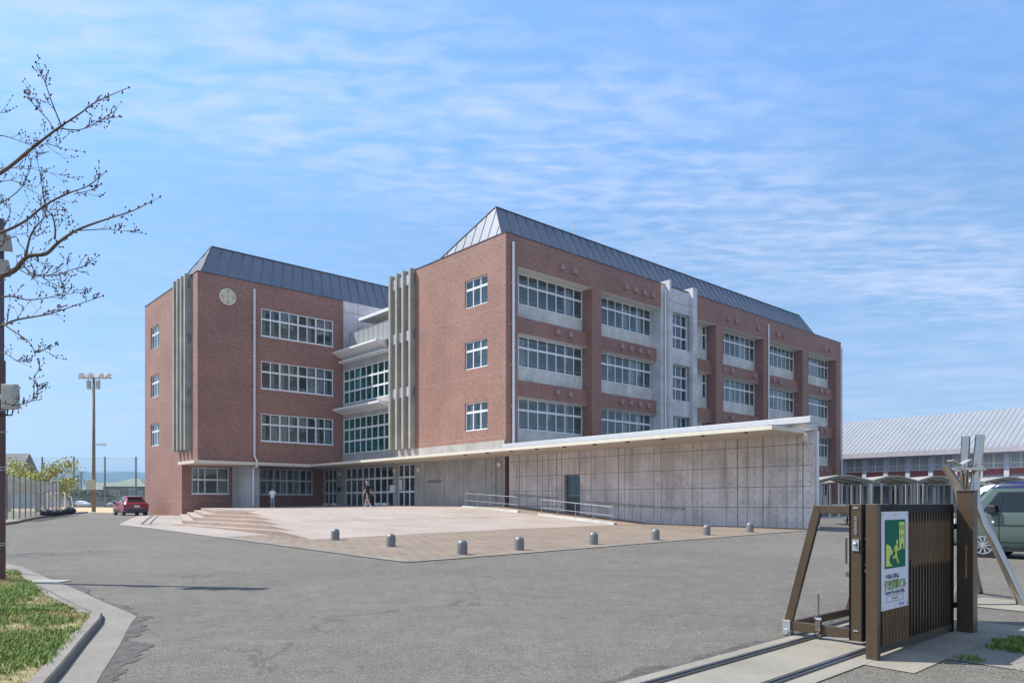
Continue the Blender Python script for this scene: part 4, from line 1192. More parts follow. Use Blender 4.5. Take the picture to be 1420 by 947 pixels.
def chr_extra(t, prof):
    q = MB(); q.box(4.20, 4.385, -.78, .78, .22, .52); q.build('rear_bumper', mat('dark_bumper', (.04, .045, .06), .5), t, bevel=.05)
    q = MB(); q.box(4.345, 4.372, -.19, .19, .66, .80); q.build('number_plate', plate_m, t)
    for s in (-1, 1):
        q = MB(); q.v += [(4.31, s*.55, .80), (4.31, s*.55, .92), (4.12, s*.89, .90), (4.12, s*.89, .76), (4.35, s*.55, .80), (4.33, s*.55, .92), (4.16, s*.925, .90), (4.16, s*.925, .76)]
        for fq in ((0, 1, 2, 3), (7, 6, 5, 4), (0, 4, 5, 1), (1, 5, 6, 2), (2, 6, 7, 3), (3, 7, 4, 0)): q.f.append(fq); q.m.append(0)
        q.build('tail_light', lens_r, t)
        q = MB(); q.box(1.25, 1.45, s*.98-.1, s*.98+.1, .95, 1.1); q.build('mirror', black_m, t, bevel=.03)
        q = MB(); q.bar((1.3, s*.885, .3), (3.3, s*.885, .3), .03, .12); q.build('sill_trim', black_m, t)
    q = MB(); q.box(3.5, 3.86, -.55, .55, 1.44, 1.47); q.build('roof_spoiler', black_m, t, bevel=.01)
rx, ry = -29.1, 57.0
hd = math.atan2(.762, -.647)
cz = g(58)
def chr_loc(): return (rx-.3-4.36*.647, ry+4.36*.762, cz)
vehicle('parked_car', 'deep red crossover car parked beside the left end of the brick school', chr_loc(), hd+math.pi, CHR, paint_r, (9, paint_r), (.85, 3.48), .34, .2,
    [('side', 'side_window', glass_car, [1.08, 1.28, 1.44], ((1.15, 3.5), (1.95, 3.2))), ('front', 'windscreen', glass_car, [1.08, 1.3, 1.46], None, .85), ('rear', 'rear_window', glass_car, [1.08, 1.28, 1.44], None, .82)], chr_extra)
SED = [(.2, .2, 4.2, .70, .25, .2), (.35, .02, 4.34, .84, .35, .25), (.75, .05, 4.3, .85, .4, .28), (.92, .6, 4.25, .82, .45, .3), (1.0, 1.0, 4.1, .78, .4, .3), (1.4, 1.7, 3.6, .62, .3, .3), (1.47, 2.0, 3.3, .5, .3, .3)]
def sed_extra(t, prof):
    q = MB(); q.box(4.2, 4.36, -.75, .75, .3, .5); q.build('bumper', black_m, t)
for (px, Z, rz, pm, lab) in ((159, 170, .2, paint_s, 'silver car far across the sports field, just left of the red car'), (137, 172, 2.9, paint_w, 'white car far across the sports field beside the floodlight pole')):
    p = at(px, 700, Z); vehicle('distant_car', lab, (p.x-2, Z, g(Z)), rz, SED, pm, (9, pm), (.85, 3.4), .31, .18, [('side', 'side_window', glass_car, [1.02, 1.36], ((1.15, 3.7), (1.8, 3.4)))], sed_extra, spokes=5)

# ================================================================== PEOPLE
skin_m = mat('skin', (.50, .29, .20), .55, var=.06); hair_m = mat('hair', (.02, .016, .014), .6)
def skin_obj(name, chains, m, parent, sub=2):
    """chains: lists of (point, radius); the first point of a later chain may reuse an earlier point"""
    idx = {}; vs = []; rs = []; es = []
    for ch in chains:
        prev = None
        for p, r in ch:
            k = tuple(round(c, 4) for c in p)
            if k not in idx: idx[k] = len(vs); vs.append(p); rs.append(r)
            if prev is not None: es.append((prev, idx[k]))
            prev = idx[k]
    me = bpy.data.meshes.new(name); me.from_pydata(vs, es, []); me.update()
    o = bpy.data.objects.new(name, me); col.objects.link(o); me.materials.append(m)
    md = o.modifiers.new('skin', 'SKIN'); md.use_smooth_shade = True
    if not me.skin_vertices: me.skin_vertices.new()
    for sv, r in zip(me.skin_vertices[0].data, rs): sv.radius = (r, r) if not isinstance(r, tuple) else r
    me.skin_vertices[0].data[0].use_root = True
    s2 = o.modifiers.new('sub', 'SUBSURF'); s2.levels = sub; s2.render_levels = sub
    dg = bpy.context.evaluated_depsgraph_get(); dg.update()
    me2 = bpy.data.meshes.new_from_object(o.evaluated_get(dg)); o.modifiers.clear(); o.data = me2
    for p in me2.polygons: p.use_smooth = True
    o.parent = parent
    return o
def lerp(a, b, t): return tuple(a[i]+(b[i]-a[i])*t for i in range(3))
def hand_chains(w, d, sd):
    """palm and five fingers, hanging along d"""
    d = Vector(d).normalized(); x = Vector((d.y, -d.x, 0)).normalized() if abs(d.z) < .98 else Vector((0, 1, 0)); f = d.cross(x).normalized()
    W = Vector(w); palm = W+d*.06; out = [[(tuple(W), .026), (tuple(palm), .028)]]
    for k, ln in enumerate((.07, .08, .076, .06)):
        o = (k-1.5)*.018; a = palm+x*o+d*.02; b = a+d*ln*.55+f*.008; c = b+d*ln*.45+f*.022
        out.append([(tuple(palm), .028), (tuple(a), .010), (tuple(b), .009), (tuple(c), .007)])
    a = W+d*.03+x*-.032*sd; b = a+d*.03-x*.016*sd+f*.01; out.append([(tuple(W), .026), (tuple(a), .011), (tuple(b), .008)])
    return out
def person(label, loc, rz, h, J, shirt, short_sleeve, lower, lower_len, shoes, hair_style, extra=None):
    """x right, -y forward; joints for a 1.7 m figure, scaled to h"""
    t = thing('person', label, 'person', loc, rz); t.scale = (h/1.7,)*3
    pv, ch, nk, hd_ = J['pelvis'], J['chest'], J['neck'], J['head']
    mid = lerp(pv, ch, .5)
    body = [[(pv, (.10, .085)), (mid, (.10, .08)), (ch, (.115, .085)), (nk, .052), (lerp(nk, hd_, .5), .066), (hd_, (.078, .092)), (tuple(Vector(hd_)+Vector((0, .0, .075))), (.068, .08))]]
    for s in ('l', 'r'):
        sh, el, wr = J['sh'+s], J['el'+s], J['wr'+s]
        body.append([(ch, (.115, .085)), (sh, .052), (lerp(sh, el, .5), .046), (el, .037), (lerp(el, wr, .4), .036), (wr, .025)])
        body += [[(wr, .025)]+hc for hc in hand_chains(wr, tuple(Vector(wr)-Vector(el)), 1 if s == 'l' else -1)]
        hp, kn, an_, to = J['hp'+s], J['kn'+s], J['an'+s], J['to'+s]
        body.append([(pv, (.10, .085)), (hp, .06), (lerp(hp, kn, .5), .062), (kn, .053), (lerp(kn, an_, .35), .055), (an_, .034), (to, .03)])
    b = skin_obj('body', body, skin_m, t)
    H = Vector(hd_)
    fc = MB()
    for s in (-1, 1):
        fc.blob(tuple(H+Vector((s*.031, -.086, .012))), .012, 1, 1, amp=0, m=0); fc.blob(tuple(H+Vector((s*.078, .005, .0))), .024, 1, 1, (.4, .8, 1.2), 0, 1); fc.box(H.x+s*.031-.018, H.x+s*.031+.018, H.y-.097, H.y-.085, H.z+.033, H.z+.039, 0)
    fc.blob(tuple(H+Vector((0, -.10, -.018))), .016, 1, 1, (.7, 1, 1.2), 0, 1); fc.box(H.x-.022, H.x+.022, H.y-.096, H.y-.084, H.z-.055, H.z-.047, 2)
    fc.build('face', [hair_m, skin_m, mat('lip', (.33, .12, .1), .5)], b, smooth=True)
    hr = MB(); hr.blob(tuple(H+Vector((0, .018, .062))), .098, 2, 3, (.9, 1.03, .86), .05); hr.build('hair', hair_m, b, smooth=True)
    k = 1.14
    sh_ = [[(tuple(Vector(pv)+Vector((0, 0, -.10))), (.172, .15)), (tuple(Vector(pv)+Vector((0, 0, .04))), (.162, .135)), (mid, (.15, .115)), (ch, (.168, .122)), (lerp(ch, nk, .75), .07)]]
    for s in ('l', 'r'):
        S_, E_ = J['sh'+s], J['el'+s]; sh_.append([(ch, (.168, .122)), (S_, .072), (lerp(S_, E_, short_sleeve), .062)])
    skin_obj('shirt', sh_, shirt, t)
    lo = [[(tuple(Vector(pv)+Vector((0, 0, .06))), (.15, .125)), (pv, (.155, .13))]]
    for s in ('l', 'r'):
        hp, kn, an_ = J['hp'+s], J['kn'+s], J['an'+s]
        ch_ = [(pv, (.155, .13)), (hp, .105), (lerp(hp, kn, .5), .092)]
        if lower_len <= 1: ch_.append((lerp(hp, kn, lower_len), .085))
        else: ch_ += [(kn, .072), (lerp(kn, an_, .5), .064), (lerp(kn, an_, lower_len-1), .055)]
        lo.append(ch_)
    skin_obj('trousers' if lower_len > 1 else 'shorts', lo, lower, t)
    for s in ('l', 'r'):
        an_, to = Vector(J['an'+s]), Vector(J['to'+s]); d = (to-an_); d.z = 0; d.normalize()
        heel = an_-d*.05; heel.z = max(an_.z-.055, .035)
        skin_obj('shoe', [[(tuple(an_+Vector((0, 0, .05))), .043), (tuple(an_), .044), (tuple(heel), .04)], [(tuple(an_), .044), (tuple(lerp(tuple(an_), tuple(to), .6)), .045), (tuple(to), .036)]], shoes, t)
    if extra: extra(t, J)
    return t
blk_cloth = mat('black_cloth', (.018, .018, .022), .85); wht_cloth = mat('white_cloth', (.72, .73, .76), .85, var=.05)
denim = mat('light_denim', (.22, .31, .42), .9, var=.2, scale=12); shoe_w = mat('white_shoe', (.72, .74, .76), .6, var=.05)
J1 = dict(pelvis=(0, 0, .92), chest=(0, -.02, 1.26), neck=(0, -.03, 1.44), head=(0, -.055, 1.575), shl=(.17, -.02, 1.37), ell=(.22, -.10, 1.12), wrl=(.21, -.20, .90), shr=(-.17, -.01, 1.37), elr=(-.22, .12, 1.13), wrr=(-.2, .22, .93),
          hpl=(.09, 0, .87), knl=(.09, .03, .49), anl=(.09, .27, .13), tol=(.09, .16, .05), hpr=(-.09, 0, .87), knr=(-.09, -.15, .50), anr=(-.09, -.16, .09), tor=(-.09, -.33, .055))
def stripe(t, J):
    q = MB()
    for s, e in (('r', -1), ('l', 1)):
        hp, kn = Vector(J['hp'+s]), Vector(J['kn'+s])
        q.bar(tuple(hp+Vector((e*.098, 0, .06))), tuple(hp.lerp(kn, .72)+Vector((e*.084, 0, 0))), .012, .04, up=(0, 1, 0))
    q.build('shorts_stripe', wht_cloth, t)
    H = Vector(J['head']); q = MB()
    q.lathe([(.098, 0), (.1, .035), (.096, .05)], 20, tuple(H+Vector((0, .01, .045)))); q.build('headband', mat('pale_headband', (.62, .55, .48), .8), t)
p1 = (at(510, 700, 45).x, 45.0)
a1, b1 = loc_of(*p1)
person('person in a black T shirt and black shorts walking left across the plaza', (p1[0], p1[1], slope(a1, b1)-.012), R(-97), 1.73, J1, blk_cloth, .75, blk_cloth, .8, shoe_w, 0, stripe)
J2 = dict(pelvis=(0, 0, .92), chest=(0, -.02, 1.26), neck=(0, -.03, 1.44), head=(0, -.06, 1.575), shl=(.17, -.02, 1.37), ell=(.26, .0, 1.12), wrl=(.2, -.16, 1.0), shr=(-.17, -.02, 1.37), elr=(-.26, .0, 1.12), wrr=(-.2, -.16, 1.0),
          hpl=(.09, 0, .87), knl=(.09, -.10, .49), anl=(.09, -.06, .09), tol=(.1, -.22, .05), hpr=(-.09, 0, .87), knr=(-.09, .0, .48), anr=(-.09, .18, .11), tor=(-.1, .05, .05))
p2 = (at(378, 700, 53.5).x, 53.5)
a2, b2 = loc_of(*p2)
person('person in a white T shirt and light jeans walking towards the camera on the plaza', (p2[0], p2[1], slope(a2, b2)-.012), R(15), 1.5, J2, wht_cloth, .85, denim, 1.95, shoe_w, 0)

# ================================================================== GYMNASIUM AND SHEDS (right)
gy = thing('gymnasium', 'long low gymnasium with a pale grey metal roof and a band of windows', 'building', (C0[0], C0[1], 0), ANG)
gym_roof = mat('pale_roof', (.29, .31, .345), .5, metal=.1, var=.06, scale=.4)
GA, GB0, GB1 = 54.5, -46., 14.
m = MB()
m.quad((GA-.9, GB0, 7.0), (GA-.9, GB1, 7.0), (GA+8, GB1, 11.65), (GA+8, GB0, 11.65)); m.quad((GA+17, GB0, 7.0), (GA+17, GB1, 7.0), (GA+8, GB1, 11.65), (GA+8, GB0, 11.65))
ro = m.build('roof', gym_roof, gy)
m = MB(); b = GB0+.2
while b < GB1:
    m.bar((GA-.9, b, 7.01), (GA+8, b, 11.66), .04, .045); b += .52
m.build('standing_seam', mat('pale_seam', (.22, .237, .267), .5, metal=.2), ro)
m = MB(); m.box(GA-1.0, GA-.9, GB0, GB1, 6.5, 7.03); m.build('fascia', mat('lilac_fascia', (.40, .39, .44), .6), gy)
gcol = mat('lilac_column', (.50, .50, .56), .6)
m = MB(); m.box(GA+.25, GA+16, GB0, GB1, .2, 6.7); m.build('wall', mat('gym_wall', (.36, .36, .38), .7), gy)
m = MB(); m.box(GA+.1, GA+.25, GB0, GB1, 4.35, 4.96); m.build('red_band', mat('red_panel', (.26, .075, .06), .6), gy)
pil = [1.21]
b = 1.21
gcols = []
b = 2.9
while b > GB0: gcols.append(b); b -= 2.28
for b in gcols:
    q = MB(); q.box(GA-.1, GA+.3, b-.22, b+.22, .2, 6.5); q.build('pilaster', gcol, gy)
gwin = mat('gym_glass', (.20, .235, .235), .12, spec=.8)
for i, (bh, bl) in enumerate(zip(gcols, gcols[1:])):
    if bh < -24: break
    q = MB(); b0, b1 = bl+.24, bh-.24
    for (s0, s1, z0, z1) in ((b0, b1, 4.96, 5.03), (b0, b1, 6.4, 6.5), (b0, b1, 5.45, 5.51), (b0, b0+.05, 5.03, 6.4), (b1-.05, b1, 5.03, 6.4), ((b0+b1)/2-.03, (b0+b1)/2+.03, 5.03, 6.4)): q.box(GA+.1, GA+.17, s0, s1, z0, z1)
    w = q.build('window', white_frame, gy)
    q = MB(); q.box(GA+.15, GA+.2, b0, b1, 4.98, 6.45); q.build('pane', gwin, w)
    q = MB()
    for k in range(8):
        x0 = b0+.05+(b1-b0-.1)*k/8; q.box(GA+.12, GA+.14, x0+.02, x0+.17, 5.04, 6.38)
    q.build('curtain', mat('gym_curtain', (.42, .45, .42), .9), w)
m = MB(); m.quad((GA-3.4, GB0, 3.45), (GA-3.4, GB1, 3.45), (GA+.1, GB1, 4.1), (GA+.1, GB0, 4.1)); m.box(GA-3.5, GA-3.4, GB0, GB1, 3.25, 3.5)
lro = m.build('lean_to_roof', gym_roof, gy)
m = MB(); b = GB0
while b < GB1: m.bar((GA-3.4, b, 3.48), (GA, b, 4.12), .05, .06); b += .8
m.build('standing_seam', mat('lean_to_seam', (.30, .31, .33), .5), lro)
for k in range(14):
    b = 2-k*3.2; q = MB(); q.box(GA-3.2, GA-3.0, b-.1, b+.1, .2, 3.3); q.build('post', gcol, gy)
    q = MB(); q.box(GA+.2, GA+.24, b-2.2, b-.9, 1.0, 2.9); q.build('doorway', mat('dark_opening', (.03, .032, .035), .5), gy)

shed_roof = mat('shed_roof', (.34, .33, .29), .5, var=.1); shed_post = mat('shed_post', (.30, .30, .28), .5)
def shed(pxl, pxr, Z, dpt, label):
    xl, xr = at(pxl, 700, Z).x, at(pxr, 700, Z).x; zb = g(Z); w = xr-xl
    t = thing('bicycle_shelter', label, 'shelter', ((xl+xr)/2, Z, zb), R(-8), 'bicycle shelters beside the gymnasium')
    zt = EYE+ (697-668)/1008*Z - zb
    h = w/2; m = MB()
    th = .07
    for s in (-1, 1):
        m.v += [(s*(h+.12), -.2, zt), (s*.28*h, -.2, zt+.24), (s*.28*h, dpt, zt+.24), (s*(h+.12), dpt, zt)]; k = len(m.v)-4
        m.v += [(x, y, z+th) for (x, y, z) in m.v[k:k+4]]
        for fq in ((0, 1, 2, 3), (7, 6, 5, 4), (0, 4, 5, 1), (1, 5, 6, 2), (2, 6, 7, 3), (3, 7, 4, 0)): m.f.append(tuple(k+j for j in fq)); m.m.append(0)
    m.box(-.30*h, .30*h, -.25, dpt+.05, zt+.25, zt+.32)
    m.build('roof', shed_roof, t)
    fr_ = MB()
    for y in (0, dpt*.5, dpt-.1):
        fr_.bar((-h, y, zt-.04), (-.28*h, y, zt+.19), .06, .08); fr_.bar((.28*h, y, zt+.19), (h, y, zt-.04), .06, .08); fr_.bar((-.28*h, y, zt+.19), (.28*h, y, zt+.19), .06, .08)
    for s in (-1, 1): fr_.bar((s*h, 0, zt-.02), (s*h, dpt, zt-.02), .06, .08)
    fr_.build('roof_frame', shed_post, t)
    for y in (0, dpt*.5, dpt-.1):
        for s in (-1, 1):
            q = MB(); q.box(s*h-.05, s*h+.05, y-.05, y+.05, -.1, zt-.05); q.build('post', shed_post, t)
    q = MB()
    for y in (.0, dpt*.5):
        q.bar((-h+.1, y, .85), (-.15, y, .85), .04, .14); q.bar((.15, y, .85), (h-.1, y, .85), .04, .14)
        q.bar((-h+.1, y, .35), (h-.1, y, .35), .04, .05)
    q.build('bicycle_rack', galv, t)
    return t
shed(1137, 1202, 34, 3.2, 'pale metal bicycle shelter nearest the concrete wall end')
shed(1211, 1266, 36.5, 3.2, 'pale metal bicycle shelter in the middle of the near row')
shed(1275, 1318, 38.5, 3.2, 'pale metal bicycle shelter at the right of the near row, left of the tripod')
shed(1165, 1205, 48, 4, 'small far bicycle shelter behind the shelter by the concrete wall end')
shed(1224, 1262, 50, 4, 'small far bicycle shelter behind the middle shelter of the near row')
shed(1282, 1325, 51, 4, 'small far bicycle shelter behind the right shelter of the near row')
shed(1370, 1425, 47, 4, 'far bicycle shelter seen above the white van roof')
rk = MB(); q_ = random.Random(4)
bk_m = [mat('bike_silver', (.45, .46, .47), .35, metal=.6), mat('bike_black', (.03, .03, .035), .4)]
def bicycle(x, y, rz, k, lab):
    t = thing('bicycle', lab, 'bicycle', (x, y, g(y)), rz, 'bicycles under the shelters')
    for s in (-.52, .52):
        w = MB()
        pts = [(s+.32*math.cos(a*math.pi/12), 0, .33+.32*math.sin(a*math.pi/12)) for a in range(25)]
        w.tube(pts, .018, 6, cap=False); w.build('wheel', rubber_m, t)
    f = MB(); f.tube([(-.52, 0, .33), (-.12, 0, .30), (.36, 0, .72), (-.22, 0, .62), (-.52, 0, .33)], .016, 6); f.tube([(-.12, 0, .3), (-.25, 0, .86)], .014, 6); f.tube([(.52, 0, .33), (.36, 0, .72), (.32, 0, .98)], .015, 6); f.tube([(.30, -.25, 1.0), (.34, 0, .98), (.30, .25, 1.0)], .012, 6); f.build('frame', bk_m[k], t)
    f = MB(); f.blob((-.27, 0, .88), .1, 1, 2, (1.3, .7, .35), .05); f.build('saddle', black_m, t)
    f = MB(); f.box(.5, .8, -.15, .15, .68, .9); f.build('basket', galv, t)
i = 0
for (px, Z, lab) in ((1184, 35.2, 'bicycle under the left near shelter, behind the top of the gate brace'), (1240, 37.6, 'bicycle under the middle near shelter'), (1300, 39.8, 'bicycle under the right near shelter')):
    bicycle(at(px, 700, Z).x, Z, R(75), i % 2, lab); i += 1

# ================================================================== LEFT FOREGROUND
KP = [(-24, 24.0), (-14, 17.9), (-10.2, 14.95), (-8.4, 12.78), (-7.3, 11.55), (-6.0, 10.1), (-5.25, 9.35), (-4.95, 8.78), (-4.43, 7.53), (-3.955, 6.42), (-2.97, 4), (-2.2, 1), (-1.5, -2)]
GT = [(-24, 24.6), (-14, 18.6), (-10.6, 15.7), (-8.6, 13.5), (-7.2, 12.0), (-6.0, 10.65), (-4.84, 9.38), (-4.6, 8.75), (-4.08, 7.55), (-3.62, 6.42), (-2.6, 4), (-1.8, 1), (-1.1, -2)]
def dens(P, n=6):
    out = []
    for p, q in zip(P, P[1:]):
        for i in range(n): out.append((p[0]+(q[0]-p[0])*i/n, p[1]+(q[1]-p[1])*i/n))
    return out+[P[-1]]
KD, GD = dens(KP), dens(GT)
def khei(i):
    return .022+.072*min(1, max(0, (9.5-KD[i][1])/.3))
m = MB(); gm_ = MB(); pm_ = MB()
for i in range(len(KD)-1):
    def off(j, w):
        p = Vector((KD[j][0], KD[j][1], 0)); q = Vector((GD[j][0], GD[j][1], 0)); d = (p-q).normalized(); r = p+d*w; return r
    z0, z1 = g(KD[i][1]), g(KD[i+1][1]); h0, h1 = khei(i), khei(i+1)
    a, b = off(i, 0), off(i+1, 0); c, d = off(i, .16), off(i+1, .16); ai, bi = off(i, .02), off(i+1, .02)
    m.quad((a.x, a.y, z0-.05), (b.x, b.y, z1-.05), (bi.x, bi.y, z1+h1-.015), (ai.x, ai.y, z0+h0-.015))
    am, bm2 = off(i, .035), off(i+1, .035)
    m.quad((ai.x, ai.y, z0+h0-.015), (bi.x, bi.y, z1+h1-.015), (bm2.x, bm2.y, z1+h1), (am.x, am.y, z0+h0))
    m.quad((am.x, am.y, z0+h0), (bm2.x, bm2.y, z1+h1), (d.x, d.y, z1+h1), (c.x, c.y, z0+h0))
    m.quad((c.x, c.y, z0+h0), (d.x, d.y, z1+h1), (d.x, d.y, z1-.1), (c.x, c.y, z0-.1))
    if (i % 6) == 3 and KD[i][1] < 12:
        gm_.quad((ai.x, ai.y, z0+h0+.002), (ai.x+.012, ai.y, z0+h0+.002), (c.x+.012, c.y, z0+h0+.002), (c.x, c.y, z0+h0+.002), m=1)
    u, v = GD[i], GD[i+1]
    gm_.quad((a.x, a.y, z0+.012), (b.x, b.y, z1+.012), (v[0], v[1], g(v[1])+.009), (u[0], u[1], g(u[1])+.009))
    pass
gf_ = dens(GT, 60)
for i in range(len(gf_)-1):
    (x0, y0_), (x1, y1_) = gf_[i], gf_[i+1]
    if y0_ > 12.6 or y0_ < 3: continue
    def rg(x, y): return max(.01, .20+.30*mnoise.fractal(Vector((x*1.1, y*1.1, 1)), 1., 2., 5)+.08*mnoise.noise(Vector((x*14, y*14, 4))))*(1 if y < 10 else .6)
    w0, w1 = rg(x0, y0_), rg(x1, y1_)
    q = ((x0, y0_), (x1, y1_), (x1+w1*.9, y1_+w1*.3), (x0+w0*.9, y0_+w0*.3))
    pm_.quad(*[(x, y, g(y)+.005) for x, y in q])
tag(m.build('kerb', conc_kerb, fix=False), kind='structure')
tag(gm_.build('gutter', [conc_kerb, joint_m], fix=False), kind='structure')
tag(pm_.build('asphalt_patch', patch_m, fix=False), kind='structure')
m = MB(); m.box(-8.62, -8.0, 12.95, 13.22, g(13)+.0, g(13)+.02); o = m.build('drain_cover', concrete_mat('cover_concrete', (.33, .33, .32), .2), bevel=.005); o.rotation_euler = (0, 0, 0); tag(o, 'flat pale drain cover in the gutter by the grass verge', 'drain cover')
# grass bank behind the kerb
m = MB()
def inner(i, w):
    p = Vector((KD[i][0], KD[i][1], 0)); q = Vector((GD[i][0], GD[i][1], 0)); d = (p-q).normalized(); return p+d*w
for i in range(len(KD)-1):
    prevs = None
    for (w0, w1) in ((.16, .7), (.7, 1.6), (1.6, 3), (3, 6)):
        q = []
        for (j, w) in ((i, w0), (i+1, w0), (i+1, w1), (i, w1)):
            p = inner(j, w); q.append((p.x, p.y, g(p.y)+khei(j)-.02+min(.05, (w-.16)*.06)))
        m.quad(*q)
tag(m.build('grass_bank', grass_m, fix=False, smooth=True), kind='structure')
gr = random.Random(21)
bl = MB()
def blades(mb, x, y, z, n, h, spread, mi=None):
    for k in range(n):
        a = gr.uniform(0, 6.28); r = spread*math.sqrt(gr.random()); bx, by = x+r*math.cos(a), y+r*math.sin(a)
        a2 = gr.uniform(0, 6.28); hh = h*gr.uniform(.5, 1.3); le = hh*gr.uniform(.3, 1.1); w = gr.uniform(.0025, .006)
        dx, dy = math.cos(a2), math.sin(a2); nx, ny = -dy*w, dx*w
        mm = gr.choice((0, 0, 1, 2)) if mi is None else gr.choice(mi)
        mb.quad((bx-nx, by-ny, z), (bx+nx, by+ny, z), (bx+dx*le*.5+nx*.7, by+dy*le*.5+ny*.7, z+hh*.7), (bx+dx*le*.5-nx*.7, by+dy*le*.5-ny*.7, z+hh*.7), m=mm)
        mb.quad((bx+dx*le*.5-nx*.7, by+dy*le*.5-ny*.7, z+hh*.7), (bx+dx*le*.5+nx*.7, by+dy*le*.5+ny*.7, z+hh*.7), (bx+dx*le, by+dy*le, z+hh), m=mm)
from mathutils import noise as mnoise
def pn(x, y): return mnoise.fractal(Vector((x*1.5, y*1.1, 3.3)), 1., 2., 4)*1.6
cnt = 0
for i in range(len(KD)-1):
    if KD[i][1] > 15 or KD[i][1] < 4.6: continue
    for t in range(620):
        u = gr.random(); w = .14+gr.random()**1.1*3.4
        p = inner(i, w).lerp(inner(i+1, w), u)
        gv = pn(p.x, p.y)
        green = gv > -.14+.5*max(0, .5-w)/.36
        if not green and gr.random() < .45: continue
        z = g(p.y)+khei(i)-.02+min(.05, (w-.16)*.06)
        blades(bl, p.x, p.y, z, 3 if green else 2, .05 if green else .03, .06, (0, 0, 1) if green else (2, 2, 2, 1)); cnt += 1
gmats = [mat('grass_green', (.13, .22, .03), .7, var=.2), mat('grass_light', (.22, .29, .06), .7, var=.2), mat('grass_straw', (.40, .32, .15), .8, var=.2)]
tag(bl.build('grass', gmats, fix=False), kind='stuff')
wd = MB()
for (px, py, n) in ((1395, 893, 120), (1408, 901, 100), (1385, 900, 60), (1415, 890, 90), (1419, 905, 80), (1345, 915, 40), (1402, 896, 80)):
    Z = (EYE-.0)*1008/(py-697); blades(wd, (px-710)/1008*Z, Z, g(Z), n*3, .055, .13, (0, 0, 0, 1))
tag(wd.build('weed_patch', gmats, fix=False), kind='stuff')
sl_ = MB()
for k in range(500):
    x, y = gr.uniform(4.0, 6.5), gr.uniform(5.9, 7.9)
    sl_.blob((x, y, g(y)+.012), gr.uniform(.004, .01), k, 1, (1, 1, .6), .3)
tag(sl_.build('grit', mat('grit_stone', (.25, .24, .22), .9), fix=False), kind='stuff')

# brown lamp post with floodlights and a junction box
PX, PY = -9.09, 12.9
lp = thing('lamp_post', 'brown steel lamp post with floodlights and a grey junction box at the left edge', 'lamp post', (PX, PY, g(PY)+.04))
m = MB(); m.tube([(0, 0, -.2), (0, 0, 3.9)], .088, 20); o = m.build('lower_pole', pole_m, lp); smooth_by_angle(o)
m = MB(); m.tube([(0, 0, 3.9), (0, 0, 6.4)], .066, 20); o = m.build('upper_pole', mat('purple_pole', (.10, .06, .085), .45), lp); smooth_by_angle(o)
m = MB()
for z in (.62, .66, 1.95, 2.0, 2.62, 3.0): m.lathe([(.095, 0), (.095, .016)], 20, (0, 0, z)); m.tube([(.09, -.03, z), (.14, -.06, z+.03), (.2, -.05, z+.01)], .006, 6)
m.build('wire_band', galv, lp)
m = MB(); m.box(.15, .40, -.19, -.07, 3.02, 3.46); m.box(0, .16, -.12, -.08, 3.2, 3.28); jb = m.build('junction_box', box_m, lp, bevel=.015)
m = MB(); m.box(.18, .37, -.2, -.19, 3.06, 3.42); m.lathe([(.012, 0), (.012, -.02)], 10, (.35, -.2, 3.25), axis='y'); m.build('box_door', box_m, jb, bevel=.004)
m = MB(); m.tube([(.22, -.12, 3.02), (.21, -.11, 2.93), (.06, -.06, 2.95)], .012, 8); m.tube([(.32, -.12, 3.02), (.29, -.11, 2.92), (.06, -.06, 2.92)], .012, 8); m.build('cable', black_m, lp)
m = MB(); m.tube([(-.6, 0, 5.95), (.2, 0, 5.95)], .03, 10); m.tube([(-.6, 0, 5.5), (.2, 0, 5.5)], .03, 10); m.build('cross_arm', galv, lp)
for (x, z, tilt) in ((.13, 5.95, 25), (-.42, 5.95, 25), (.10, 5.5, 20), (-.5, 5.5, 20)):
    m = MB(); m.v += [(-.17, -.05, -.15), (.17, -.05, -.15), (.17, -.05, .15), (-.17, -.05, .15), (-.11, .14, -.09), (.11, .14, -.09), (.11, .14, .09), (-.11, .14, .09)]
    for fq in ((0, 1, 2, 3), (7, 6, 5, 4), (0, 4, 5, 1), (1, 5, 6, 2), (2, 6, 7, 3), (3, 7, 4, 0)): m.f.append(fq); m.m.append(0)
    fl = m.build('floodlight', box_m, lp, bevel=.01); fl.location = (x, -.14, z); fl.rotation_euler = (R(tilt), 0, R(15))
    m = MB(); m.box(-.15, .15, -.058, -.051, -.13, .13); m.build('lamp_glass', mat('flood_glass', (.35, .37, .36), .1), fl)

# bare cherry tree
TX, TY = -5.1, 4.7
ct = thing('cherry_tree', 'bare budding cherry tree reaching in from the left edge', 'tree', (TX, TY, g(TY)+.05))
TO = Vector((TX, TY, g(TY)+.05))
tr_ = random.Random(33)
m = MB()
trunk = [Vector((0, 0, -.2)), Vector((.03, .02, .6)), Vector((-.04, .05, 1.3)), Vector((.02, 0, 1.9)), Vector((.1, -.05, 2.4))]
m.tube(spl(trunk, 5), [.13-.04*i/20 for i in range(21)], 14); o = m.build('trunk', bark_m, ct, smooth=True)
limbs = []
def limb(pix, z0, z1, r0, r1, start=None):
    z0 *= .55; z1 *= .55; r0 *= .44; r1 *= .42
    n = len(pix); pts = [at(px, py, z0+(z1-z0)*i/(n-1))-TO for i, (px, py) in enumerate(pix)]
    pts = [p+Vector((tr_.uniform(-.005, .005), tr_.uniform(-.03, .03), tr_.uniform(-.005, .005))) for p in pts]
    if start is not None: pts = [Vector(start), Vector(start).lerp(pts[0], .5)+Vector((0, 0, -.05))]+pts
    s = spl(pts, 4); k = len(s); limbs.append((s, [r0+(r1-r0)*(i/(k-1))**.8 for i in range(k)]))
fork = (.1, -.05, 2.4); fork2 = (.02, 0, 1.9)
